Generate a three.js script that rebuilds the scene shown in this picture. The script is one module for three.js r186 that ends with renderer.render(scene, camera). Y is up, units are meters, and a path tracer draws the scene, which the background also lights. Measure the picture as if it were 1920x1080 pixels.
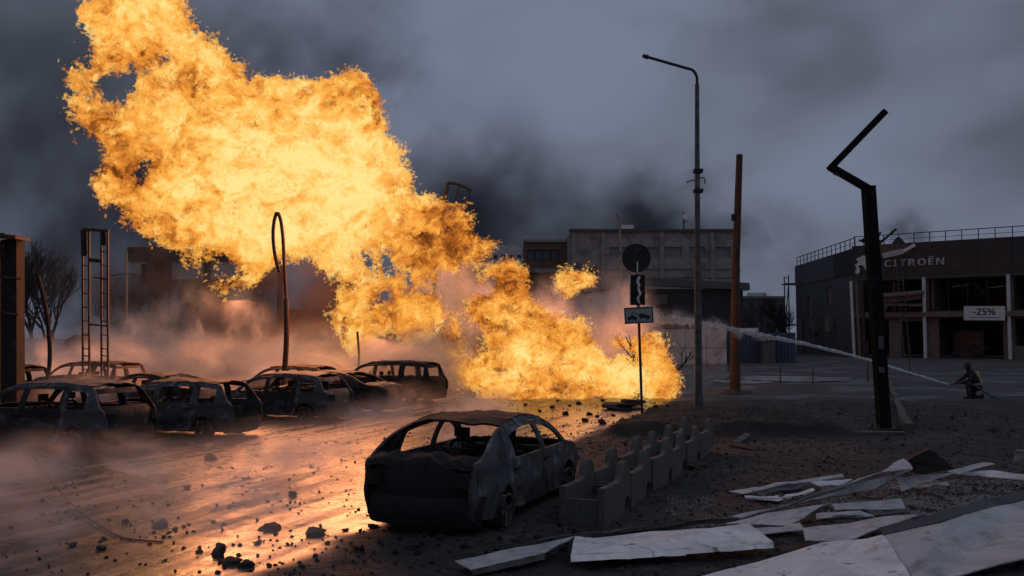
import * as THREE from 'three';
import { mergeGeometries, mergeVertices, toCreasedNormals } from 'three/addons/utils/BufferGeometryUtils.js';
import { TessellateModifier } from 'three/addons/modifiers/TessellateModifier.js';
import { FontLoader } from 'three/addons/loaders/FontLoader.js';
import { TextGeometry } from 'three/addons/geometries/TextGeometry.js';
import { RectAreaLightUniformsLib } from 'three/addons/lights/RectAreaLightUniformsLib.js';

// ---------------------------------------------------------------- camera
const scene = new THREE.Scene();
const EYE = 2.55, FOCAL = 1750, PITCH = Math.atan(90 / FOCAL);
const camera = new THREE.PerspectiveCamera(2 * Math.atan(540 / FOCAL) * 180 / Math.PI, 16 / 9, 0.1, 2000);
camera.position.set(0, EYE, 0);
camera.rotation.x = PITCH;
const renderer = new THREE.WebGLRenderer({ antialias: true });
renderer.toneMapping = THREE.LinearToneMapping;
renderer.toneMappingExposure = 1;
renderer.shadowMap.enabled = true;

// ---------------------------------------------------------------- numbers
function rng(seed) { let a = seed >>> 0; return () => { a = (a + 0x6D2B79F5) | 0; let t = Math.imul(a ^ (a >>> 15), 1 | a); t = (t + Math.imul(t ^ (t >>> 7), 61 | t)) ^ t; return ((t ^ (t >>> 14)) >>> 0) / 4294967296; }; }
const PERM = new Uint8Array(512); { const r = rng(77), p = [...Array(256).keys()]; for (let i = 255; i > 0; i--) { const j = Math.floor(r() * (i + 1)); [p[i], p[j]] = [p[j], p[i]]; } for (let i = 0; i < 512; i++) PERM[i] = p[i & 255]; }
function gr(h, x, y, z) { h &= 15; const u = h < 8 ? x : y, v = h < 4 ? y : h === 12 || h === 14 ? x : z; return ((h & 1) ? -u : u) + ((h & 2) ? -v : v); }
function noise(x, y, z) {
  const fx = Math.floor(x), fy = Math.floor(y), fz = Math.floor(z), X = fx & 255, Y = fy & 255, Z = fz & 255; x -= fx; y -= fy; z -= fz;
  const u = x * x * x * (x * (x * 6 - 15) + 10), v = y * y * y * (y * (y * 6 - 15) + 10), w = z * z * z * (z * (z * 6 - 15) + 10);
  const A = PERM[X] + Y, AA = PERM[A] + Z, AB = PERM[A + 1] + Z, B = PERM[X + 1] + Y, BA = PERM[B] + Z, BB = PERM[B + 1] + Z;
  const l = (t, a, b) => a + t * (b - a);
  return l(w, l(v, l(u, gr(PERM[AA], x, y, z), gr(PERM[BA], x - 1, y, z)), l(u, gr(PERM[AB], x, y - 1, z), gr(PERM[BB], x - 1, y - 1, z))),
    l(v, l(u, gr(PERM[AA + 1], x, y, z - 1), gr(PERM[BA + 1], x - 1, y, z - 1)), l(u, gr(PERM[AB + 1], x, y - 1, z - 1), gr(PERM[BB + 1], x - 1, y - 1, z - 1))));
}
function fbm(x, y, z, n = 4, gain = 0.5) { let s = 0, a = 1, t = 0; for (let i = 0; i < n; i++) { s += a * noise(x, y, z); t += a; a *= gain; x = x * 2.03 + 7.1; y = y * 2.03 + 3.7; z = z * 2.03 + 11.3; } return s / t; }
const clamp = (x, a = 0, b = 1) => Math.min(b, Math.max(a, x)), lerp = (a, b, t) => a + (b - a) * t, smooth = (a, b, x) => { const t = clamp((x - a) / (b - a)); return t * t * (3 - 2 * t); };
const V = (x, y, z) => new THREE.Vector3(x, y, z);
// where a line of sight of the survey photograph (1920 x 1080) meets the height y, or the distance d
function sight(px, py) { return V((px - 960) / FOCAL, (540 - py) / FOCAL, -1).applyAxisAngle(V(1, 0, 0), PITCH); }
function G(px, py, y = 0) { const d = sight(px, py); return d.multiplyScalar((y - EYE) / d.y).add(V(0, EYE, 0)); }
function D(px, py, dist) { const d = sight(px, py); return d.multiplyScalar(-dist / d.z).add(V(0, EYE, 0)); }
function gauss(x, y, cx, cy, rx, ry) { const a = (x - cx) / rx, b = (y - cy) / ry; return Math.exp(-(a * a + b * b)); }

// ---------------------------------------------------------------- sky and sun
{
  const w = 1024, h = 512, data = new Float32Array(w * h * 4);
  for (let j = 0; j < h; j++) for (let i = 0; i < w; i++) {
    const el = ((j + 0.5) / h - 0.5) * Math.PI, az = ((i + 0.5) / w - 0.5) * 2 * Math.PI, cy = Math.cos(el);
    const x = cy * Math.cos(az), y = Math.sin(el), z = cy * Math.sin(az);
    const yaw = (az + Math.PI / 2) * 180 / Math.PI, up = el * 180 / Math.PI;
    const wx = fbm(x * 1.7 + 5, y * 3 + 1, z * 1.7, 4) * 0.9, wz = fbm(x * 1.7 + 1, y * 3 + 9, z * 1.7 + 4, 4) * 0.9;
    let t = 0.56 + 0.9 * fbm(x * 1.6 + wx, y * 2.6 + wx * 0.5, z * 1.6 + wz, 5) + 0.28 * fbm(x * 5 + wx, y * 9, z * 5 + wz, 4);
    if (Math.abs(yaw) < 70) {                           // the cloud seen in the photograph
      t += 0.34 * gauss(yaw, up, 4, 15, 12, 7) - 0.26 * gauss(yaw, up, -24, 9, 12, 14) - 0.16 * gauss(yaw, up, -2, 24, 9, 3.5) + 0.22 * gauss(yaw, up, 20, 9, 11, 6) + 0.1 * gauss(yaw, up, 22, 17, 8, 4);
    }
    t = clamp(t);
    t = t * t * (3 - 2 * t);
    const o = (j * w + i) * 4, lum = lerp(0.055, 0.2, t) * (1 + 1.0 * smooth(18, 85, up));
    data[o] = lum * 0.9; data[o + 1] = lum * 1.03; data[o + 2] = lum * lerp(1.34, 1.46, t); data[o + 3] = 1;
  }
  const sky = new THREE.DataTexture(data, w, h, THREE.RGBAFormat, THREE.FloatType);
  sky.mapping = THREE.EquirectangularReflectionMapping; sky.magFilter = THREE.LinearFilter; sky.minFilter = THREE.LinearFilter; sky.needsUpdate = true;
  scene.background = sky; scene.environment = sky;
}
const sun = new THREE.DirectionalLight(0xfff4e8, 0.12);
sun.position.set(60, 90, 40); sun.shadow.radius = 60; sun.castShadow = true;
Object.assign(sun.shadow.camera, { left: -60, right: 60, top: 60, bottom: -60, near: 1, far: 300 });
scene.add(sun);
RectAreaLightUniformsLib.init();
// ---------------------------------------------------------------- tools
const taken = {};
function numbered(name) { const n = taken[name] = (taken[name] ?? -1) + 1; return n ? name + '_' + String(n).padStart(3, '0') : name; }
function tag(o, label, category, group) { o.userData.label = label; o.userData.category = category; if (group) o.userData.group = group; return o; }
function thing(name, label, category, p, turn = 0, group) { const o = new THREE.Group(); o.name = numbered(name); o.position.copy(p ?? V(0, 0, 0)); o.rotation.y = turn; scene.add(o); return tag(o, label, category, group); }
function metreUV(g) {                                   // texture coordinates in metres, by the way a face points
  const p = g.attributes.position, n = g.attributes.normal, uv = new Float32Array(p.count * 2);
  for (let i = 0; i < p.count; i++) { const a = Math.abs(n.getX(i)), b = Math.abs(n.getY(i)), c = Math.abs(n.getZ(i)), x = p.getX(i), y = p.getY(i), z = p.getZ(i); uv[i * 2] = a > b && a > c ? z : x; uv[i * 2 + 1] = b >= a && b >= c ? z : y; }
  g.setAttribute('uv', new THREE.BufferAttribute(uv, 2)); return g;
}
const QUAT = new THREE.Quaternion(), UPV = V(0, 1, 0);
class MB {
  constructor() { this.g = []; }
  add(g, m) { g = g.index ? g.toNonIndexed() : g.clone(); if (m) g.applyMatrix4(m); for (const k of Object.keys(g.attributes)) if (!['position', 'normal'].includes(k)) g.deleteAttribute(k); this.g.push(g); return this; }
  box(w, h, d, x, y, z, ry = 0, rx = 0, rz = 0) { return this.add(new THREE.BoxGeometry(w, h, d), new THREE.Matrix4().compose(V(x, y, z), new THREE.Quaternion().setFromEuler(new THREE.Euler(rx, ry, rz, 'YXZ')), V(1, 1, 1))); }
  bar(a, b, w, h = w, roll = 0) { const d = b.clone().sub(a), l = d.length(), q = new THREE.Quaternion().setFromUnitVectors(UPV, d.normalize()); if (roll) q.multiply(new THREE.Quaternion().setFromAxisAngle(UPV, roll)); return this.add(new THREE.BoxGeometry(w, l, h), new THREE.Matrix4().compose(a.clone().add(b).multiplyScalar(0.5), q, V(1, 1, 1))); }
  rod(a, b, r0, r1 = r0, n = 10) { const d = b.clone().sub(a), l = d.length(), q = new THREE.Quaternion().setFromUnitVectors(UPV, d.normalize()); return this.add(new THREE.CylinderGeometry(r1, r0, l, n), new THREE.Matrix4().compose(a.clone().add(b).multiplyScalar(0.5), q, V(1, 1, 1))); }
  tube(pts, r, n = 8, seg = 0) { return this.add(new THREE.TubeGeometry(new THREE.CatmullRomCurve3(pts), seg || pts.length * 6, r, n)); }
  geo() { const g = mergeGeometries(this.g); return metreUV(g); }
  mesh(name, mat, parent) { const m = new THREE.Mesh(this.geo(), mat); m.name = name; if (parent) parent.add(m); return m; }
}
function wobble(g, amp, freq, seed = 0) {               // uneven surface; joined vertices move together
  const p = g.attributes.position;
  for (let i = 0; i < p.count; i++) { const x = p.getX(i), y = p.getY(i), z = p.getZ(i); p.setXYZ(i, x + amp * noise(x * freq + seed, y * freq, z * freq), y + amp * noise(x * freq, y * freq + seed + 5, z * freq), z + amp * noise(x * freq, y * freq, z * freq + seed + 9)); }
  g.computeVertexNormals(); return g;
}
function texture(size, fn, srgb = true, rep = 1) {      // fn(u, v) gives linear r, g, b
  const d = new Uint8Array(size * size * 4), enc = (x) => { x = clamp(x); return 255 * (srgb ? (x <= 0.0031308 ? x * 12.92 : 1.055 * Math.pow(x, 1 / 2.4) - 0.055) : x); };
  for (let j = 0; j < size; j++) for (let i = 0; i < size; i++) { const c = fn((i + 0.5) / size, (j + 0.5) / size), o = (j * size + i) * 4; d[o] = enc(c[0]); d[o + 1] = enc(c[1]); d[o + 2] = enc(c[2]); d[o + 3] = 255; }
  const t = new THREE.DataTexture(d, size, size, THREE.RGBAFormat); t.colorSpace = srgb ? THREE.SRGBColorSpace : THREE.NoColorSpace; t.wrapS = t.wrapT = THREE.RepeatWrapping; t.magFilter = THREE.LinearFilter; t.minFilter = THREE.LinearFilter; t.repeat.set(rep, rep); t.needsUpdate = true; return t;
}
// noise that repeats over u, v in 0..1
function tileable(u, v, f, seed, n = 4, gain = 0.5) { const a = u * 6.2832, b = v * 6.2832, r = f / 6.2832; return fbm(Math.cos(a) * r + seed, Math.sin(a) * r + Math.cos(b) * r * 1.0, Math.sin(b) * r + seed * 1.7, n, gain); }
const mix3 = (a, b, t) => [lerp(a[0], b[0], t), lerp(a[1], b[1], t), lerp(a[2], b[2], t)];
function grimy(size, metres, f, base, stains, seed) {   // base colour with grain, then patches [colour, from, to, frequency]
  return texture(size, (u, v) => { let c = base.map((x) => x * (1 + 0.5 * tileable(u, v, f, seed, 5, 0.65))); stains.forEach(([col, a, b, fr], k) => { c = mix3(c, col, smooth(a, b, tileable(u, v, fr, seed + 3 + k * 5, 5, 0.6))); }); return c; }, true, 1 / metres);
}
function std(map, rough = 0.9, metal = 0, extra = {}) { return new THREE.MeshStandardMaterial({ map, roughness: rough, metalness: metal, ...extra }); }
function matt(m) { return new THREE.MeshPhysicalMaterial({ map: m.map, roughness: 0.95, specularIntensity: 0.15 }); }
const grain = texture(256, (u, v) => { const x = 0.5 + 0.9 * tileable(u, v, 12, 4, 5, 0.7); return [x, x, x]; }, false, 1 / 0.6);
const MAT = {
  charred: std(grimy(512, 2.2, 9, [0.018, 0.017, 0.018], [[[0.085, 0.088, 0.095], 0.08, 0.42, 7], [[0.06, 0.026, 0.013], 0.12, 0.4, 6], [[0.008, 0.008, 0.008], 0.1, 0.35, 5]], 1), 0.72, 0.25, { bumpMap: grain, bumpScale: 0.004, side: THREE.DoubleSide }),
  ashen: std(grimy(512, 1.8, 10, [0.06, 0.065, 0.073], [[[0.19, 0.2, 0.225], 0.06, 0.42, 6], [[0.022, 0.02, 0.02], 0.1, 0.34, 7], [[0.09, 0.045, 0.025], 0.2, 0.42, 8]], 2), 0.75, 0.2, { bumpMap: grain, bumpScale: 0.003, side: THREE.DoubleSide }),
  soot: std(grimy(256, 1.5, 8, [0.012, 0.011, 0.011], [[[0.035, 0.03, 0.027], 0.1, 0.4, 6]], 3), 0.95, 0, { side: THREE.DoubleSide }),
  rust: std(grimy(512, 1.4, 10, [0.075, 0.042, 0.029], [[[0.03, 0.02, 0.016], 0.0, 0.35, 5], [[0.14, 0.075, 0.042], 0.15, 0.45, 9]], 4), 0.85, 0.2, { bumpMap: grain, bumpScale: 0.004 }),
  darkSteel: std(grimy(256, 1.2, 8, [0.022, 0.021, 0.024], [[[0.06, 0.05, 0.048], 0.1, 0.5, 6]], 5), 0.78, 0.1),
  steel: std(grimy(256, 1.5, 8, [0.10, 0.10, 0.105], [[[0.04, 0.035, 0.032], 0.0, 0.4, 6], [[0.16, 0.16, 0.165], 0.2, 0.5, 7]], 6), 0.55, 0.5),
  concrete: std(grimy(512, 1.6, 14, [0.085, 0.083, 0.08], [[[0.04, 0.038, 0.037], 0.05, 0.4, 5], [[0.13, 0.127, 0.12], 0.15, 0.5, 8]], 7), 0.95, 0, { bumpMap: grain, bumpScale: 0.006 }),
  stone: std(grimy(256, 1.1, 9, [0.035, 0.031, 0.029], [[[0.09, 0.08, 0.075], 0.1, 0.45, 6]], 8), 0.95, 0, { bumpMap: grain, bumpScale: 0.008 }),
  panelWhite: std(grimy(512, 1.7, 6, [0.70, 0.71, 0.74], [[[0.42, 0.41, 0.41], 0.08, 0.5, 5], [[0.12, 0.11, 0.10], 0.18, 0.4, 11], [[0.72, 0.73, 0.75], 0.1, 0.4, 3]], 9), 0.32, 0.1, { side: THREE.DoubleSide }),
  panelGrey: std(grimy(512, 1.9, 6, [0.44, 0.445, 0.46], [[[0.24, 0.235, 0.23], 0.05, 0.45, 5], [[0.09, 0.085, 0.08], 0.24, 0.44, 11]], 10), 0.45, 0.1, { side: THREE.DoubleSide }),
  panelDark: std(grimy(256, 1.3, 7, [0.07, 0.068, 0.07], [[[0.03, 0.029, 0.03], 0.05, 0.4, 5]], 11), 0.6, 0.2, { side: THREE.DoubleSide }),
  plaster: std(grimy(512, 7, 14, [0.24, 0.235, 0.225], [[[0.13, 0.125, 0.12], 0.0, 0.45, 4], [[0.3, 0.295, 0.28], 0.12, 0.5, 6]], 12), 0.95),
  plasterPale: std(grimy(512, 6, 14, [0.46, 0.45, 0.45], [[[0.24, 0.22, 0.21], 0.1, 0.5, 4], [[0.12, 0.1, 0.09], 0.28, 0.5, 7]], 13), 0.95),
  brick: std(grimy(512, 5, 16, [0.13, 0.085, 0.07], [[[0.06, 0.045, 0.04], 0.0, 0.45, 5]], 14), 0.95),
  cladding: std(grimy(256, 5, 8, [0.022, 0.024, 0.028], [[[0.04, 0.042, 0.046], 0.1, 0.5, 4]], 15), 0.5, 0.2),
  claddingGrey: std(grimy(256, 5, 8, [0.075, 0.08, 0.085], [[[0.045, 0.046, 0.05], 0.1, 0.5, 4]], 16), 0.7, 0.1),
  blue: std(grimy(256, 4, 8, [0.035, 0.062, 0.115], [[[0.02, 0.03, 0.05], 0.1, 0.5, 4]], 17), 0.6, 0.2),
  white: std(grimy(256, 3, 8, [0.6, 0.6, 0.61], [[[0.35, 0.34, 0.33], 0.1, 0.5, 4]], 18), 0.7),
  interior: std(grimy(256, 4, 8, [0.05, 0.045, 0.043], [[[0.085, 0.078, 0.075], 0.05, 0.4, 5]], 21), 0.95),
  blackPaint: std(grimy(256, 1.2, 8, [0.011, 0.011, 0.012], [[[0.03, 0.028, 0.027], 0.15, 0.5, 6]], 22), 0.9),
  void: new THREE.MeshStandardMaterial({ color: new THREE.Color(0.012, 0.012, 0.013), roughness: 0.9 }),
  glass: new THREE.MeshStandardMaterial({ color: new THREE.Color(0.05, 0.055, 0.065), roughness: 0.12, metalness: 0.0 }),
  paleGlass: new THREE.MeshStandardMaterial({ color: new THREE.Color(0.16, 0.18, 0.2), roughness: 0.2 }),
  bark: std(grimy(256, 0.8, 9, [0.03, 0.025, 0.022], [[[0.06, 0.05, 0.045], 0.1, 0.5, 6]], 19), 0.95),
  redGrey: std(grimy(256, 3, 9, [0.17, 0.125, 0.12], [[[0.08, 0.06, 0.058], 0.05, 0.5, 5]], 20), 0.9),
};

MAT.blackPaint = matt(MAT.blackPaint);

// ---------------------------------------------------------------- ground
const roadEdge = (d) => -2.75 + (d - 10) * 0.335;       // where the wet road ends, by distance
function soilness(x, d) { return smooth(-0.25, 0.35, x - roadEdge(d) + 0.55 * fbm(x * 0.7, 3, d * 0.7, 3)) ; }
function island(x, d) { return smooth(0, 0.5, x - (roadEdge(d) + 0.25)) * smooth(23.3, 24.0, d + 0.35 * noise(x, 0, 2)) * smooth(33, 28, d + 1.4 * noise(x * 0.4, 0, 7)) * smooth(9.2, 7.6, x + 0.6 * noise(d * 0.5, 3, 0)); }
function ground(x, z) {
  const d = -z, s = soilness(x, d), far = smooth(55, 80, d) * smooth(2, 14, x);
  let y = 0.012 * fbm(x * 0.5, 1, d * 0.5, 3) + s * (0.03 + 0.07 * fbm(x * 0.9, 5, d * 0.9, 4) + 0.03 * noise(x * 4, 0, d * 4));
  y += island(x, d) * (0.3 + 0.3 * fbm(x * 0.45 + 3, 8, d * 0.45, 4) + 0.1 * fbm(x * 2.2, 1, d * 2.2, 3));
  y += 0.30 * smooth(16.2, 12.8, d) * smooth(1.6, 5.2, x + 0.3 * (d - 12)) * (1 + 0.6 * fbm(x * 0.8, 2, d * 0.8, 4));
  y += far * 0.5 + 0.28 * gauss(x, d, 13.4, 44, 3.2, 1.3) + 0.22 * gauss(x, d, 22, 47, 4.5, 1.5) * (1 + noise(x, 2, d));
  return y;
}
function GG(px, py, up = 0) { let y = 0, p; for (let i = 0; i < 6; i++) { p = G(px, py, y + up); y = ground(p.x, p.z); } p.y = y + up; return p; }
{
  const line = (a, b, near0, near1, fine, grow) => { const out = [near0]; let s = fine; while (out[out.length - 1] < near1) out.push(out[out.length - 1] + fine); while (out[out.length - 1] < b) { s *= grow; out.push(out[out.length - 1] + s); } s = fine; while (out[0] > a) { s *= grow; out.unshift(out[0] - s); } return out; };
  const xs = line(-500, 500, -12, 13, 0.14, 1.09), ds = line(-20, 900, 9, 36, 0.14, 1.07), P = [], U = [], I = [];
  for (const d of ds) for (const x of xs) { P.push(x, ground(x, -d), -d); U.push((x + 40) / 80, d / 80); }
  const n = xs.length; for (let j = 0; j < ds.length - 1; j++) for (let i = 0; i < n - 1; i++) { const a = j * n + i; I.push(a, a + 1, a + n, a + 1, a + n + 1, a + n); }
  const g = new THREE.BufferGeometry(); g.setAttribute('position', new THREE.Float32BufferAttribute(P, 3)); g.setAttribute('uv', new THREE.Float32BufferAttribute(U, 2)); g.setIndex(I); g.computeVertexNormals();
  const S = 2048, col = new Uint8Array(S * S * 4), rgh = new Uint8Array(S * S * 4), bmp = new Uint8Array(S * S * 4), enc = (x) => 255 * (x <= 0.0031308 ? x * 12.92 : 1.055 * Math.pow(clamp(x), 1 / 2.4) - 0.055);
  for (let j = 0; j < S; j++) for (let i = 0; i < S; i++) {
    const x = (i + 0.5) / S * 80 - 40, d = (j + 0.5) / S * 80, o = (j * S + i) * 4;
    const along = (x * 0.32 + d * 0.947), across = (x * 0.947 - d * 0.32);
    const s = soilness(x, d), asphalt = smooth(0, 0.4, d - 36.5 - 0.5 * fbm(x * 0.6, 4, d * 0.6, 3)) * s;
    const streak = fbm(along * 0.22, 4, across * 2.2, 4, 0.6), fine = fbm(x * 3.1, 2, d * 3.1, 4, 0.65), blot = fbm(x * 0.35 + 9, 6, d * 0.35, 4), tiny = noise(x * 11, 3, d * 11);
    const silt = smooth(-0.05, 0.3, streak + 0.4 * blot);
    let c = mix3([0.045, 0.040, 0.038], [0.15, 0.122, 0.108], silt * 0.85); c = c.map((v) => v * (1 + 0.5 * fine + 0.25 * tiny));
    let soil = mix3([0.017, 0.0165, 0.0168], [0.038, 0.036, 0.035], smooth(-0.1, 0.35, blot + 0.5 * fine)); soil = mix3(soil, [0.042, 0.029, 0.025], smooth(0.1, 0.42, fbm(x * 0.5, 9, d * 0.5, 4)));
    soil = mix3(soil, [0.011, 0.010, 0.010], smooth(0.1, 0.5, island(x, d)) * 0.85); soil = soil.map((v) => v * (1 + 0.9 * fine + 0.6 * tiny));
    soil = mix3(soil, mix3([0.045, 0.044, 0.045], [0.07, 0.066, 0.064], smooth(-0.2, 0.3, blot)).map((v) => v * (1 + 0.4 * fine)), asphalt);
    c = mix3(c, soil, s);
    col[o] = enc(c[0]); col[o + 1] = enc(c[1]); col[o + 2] = enc(c[2]); col[o + 3] = 255;
    const wet = lerp(0.24 + 0.30 * smooth(-0.05, 0.35, streak) + 0.16 * smooth(0.0, 0.35, fine), lerp(0.96, 0.5, asphalt * smooth(-0.05, 0.3, blot)), s);
    rgh[o] = rgh[o + 1] = rgh[o + 2] = 255 * clamp(wet); rgh[o + 3] = 255;
    const b = 0.5 + lerp(0.16 * fine + 0.07 * tiny + 0.03 * streak + 0.09 * fbm(along * 0.6, 7, across * 8, 3, 0.6), 0.7 * fine + 0.32 * tiny, s) * 0.6;
    bmp[o] = bmp[o + 1] = bmp[o + 2] = 255 * clamp(b); bmp[o + 3] = 255;
  }
  const tx = (d, srgb) => { const t = new THREE.DataTexture(d, S, S, THREE.RGBAFormat); t.colorSpace = srgb ? THREE.SRGBColorSpace : THREE.NoColorSpace; t.magFilter = t.minFilter = THREE.LinearFilter; t.wrapS = t.wrapT = THREE.MirroredRepeatWrapping; t.needsUpdate = true; return t; };
  const m = new THREE.MeshStandardMaterial({ map: tx(col, true), roughness: 1, roughnessMap: tx(rgh, false), bumpMap: tx(bmp, false), bumpScale: 0.05 });
  const o = new THREE.Mesh(g, m); o.name = 'ground'; o.userData.kind = 'structure'; scene.add(o);
}
// ---------------------------------------------------------------- fire
// surface of a field sampled on a grid (surface nets): one vertex in each cell that the surface crosses
function surfaceNets(f, nx, ny, nz, iso, org, step) {
  const id = new Int32Array(nx * ny * nz).fill(-1), pos = [], idx = [], sx = 1, sy = nx, sz = nx * ny;
  const off = [0, sx, sy, sx + sy, sz, sz + sx, sz + sy, sz + sx + sy];
  const edges = [[0, 1], [2, 3], [4, 5], [6, 7], [0, 2], [1, 3], [4, 6], [5, 7], [0, 4], [1, 5], [2, 6], [3, 7]];
  for (let k = 0; k < nz - 1; k++) for (let j = 0; j < ny - 1; j++) for (let i = 0; i < nx - 1; i++) {
    const c = i + j * sy + k * sz; let m = 0;
    for (let e = 0; e < 8; e++) if (f[c + off[e]] > iso) m |= 1 << e;
    if (m === 0 || m === 255) continue;
    let x = 0, y = 0, z = 0, n = 0;
    for (const [a, b] of edges) {
      if (((m >> a) & 1) === ((m >> b) & 1)) continue;
      const fa = f[c + off[a]] - iso, fb = f[c + off[b]] - iso, t = fa / (fa - fb);
      x += lerp(a & 1, b & 1, t); y += lerp((a >> 1) & 1, (b >> 1) & 1, t); z += lerp(a >> 2, b >> 2, t); n++;
    }
    id[c] = pos.length / 3;
    pos.push(org.x + (i + x / n) * step, org.y + (j + y / n) * step, org.z + (k + z / n) * step);
  }
  const quad = (a, b, c, d, flip) => { if (flip) idx.push(a, c, b, a, d, c); else idx.push(a, b, c, a, c, d); };
  for (let k = 1; k < nz - 1; k++) for (let j = 1; j < ny - 1; j++) for (let i = 1; i < nx - 1; i++) {
    const c = i + j * sy + k * sz, s = f[c] > iso;
    if (s !== (f[c + sx] > iso)) quad(id[c], id[c - sy], id[c - sy - sz], id[c - sz], s);
    if (s !== (f[c + sy] > iso)) quad(id[c], id[c - sz], id[c - sx - sz], id[c - sx], s);
    if (s !== (f[c + sz] > iso)) quad(id[c], id[c - sx], id[c - sx - sy], id[c - sy], s);
  }
  const g = new THREE.BufferGeometry();
  g.setAttribute('position', new THREE.Float32BufferAttribute(pos, 3));
  g.setIndex(idx);
  return g;
}
// ---------------------------------------------------------------- buildings
const font = await new FontLoader().loadAsync('fonts/droid/droid_sans_bold.typeface.json');
function part(name, mat, parent, fn) { const b = new MB(); fn(b); return b.mesh(name, mat, parent); }
// a wall of storeys in its own frame: x along it, y up, z out of it. Openings are [x0, x1, y0, y1]; the wall is built round them.
function wallRound(b, x0, x1, y0, y1, thick, openings, z = 0) {
  const ys = [...new Set([y0, y1, ...openings.flatMap((o) => [o[2], o[3]])])].sort((p, q) => p - q);
  for (let k = 0; k < ys.length - 1; k++) {
    const lo = ys[k], hi = ys[k + 1], cut = openings.filter((o) => o[2] <= lo + 1e-6 && o[3] >= hi - 1e-6).sort((p, q) => p[0] - q[0]); let x = x0;
    for (const o of cut) { if (o[0] > x) b.box(o[0] - x, hi - lo, thick, (x + o[0]) / 2, (lo + hi) / 2, z - thick / 2); x = o[1]; }
    if (x1 > x) b.box(x1 - x, hi - lo, thick, (x + x1) / 2, (lo + hi) / 2, z - thick / 2);
  }
}
function pane(parent, o, z, mat, frameMat, bars = 1) {   // a window: frame with a pane in it
  const [x0, x1, y0, y1] = o, w = part('window_frame', frameMat, parent, (b) => { const t = 0.09; b.box(x1 - x0, t, 0.1, (x0 + x1) / 2, y0 + t / 2, z).box(x1 - x0, t, 0.1, (x0 + x1) / 2, y1 - t / 2, z).box(t, y1 - y0 - 2 * t, 0.1, x0 + t / 2, (y0 + y1) / 2, z).box(t, y1 - y0 - 2 * t, 0.1, x1 - t / 2, (y0 + y1) / 2, z); for (let k = 1; k <= bars; k++) b.box(0.07, y1 - y0 - 2 * t, 0.08, lerp(x0, x1, k / (bars + 1)), (y0 + y1) / 2, z); });
  if (mat) part('pane', mat, w, (b) => b.box(x1 - x0 - 0.1, y1 - y0 - 0.1, 0.02, (x0 + x1) / 2, (y0 + y1) / 2, z - 0.02));
  return w;
}
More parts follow.
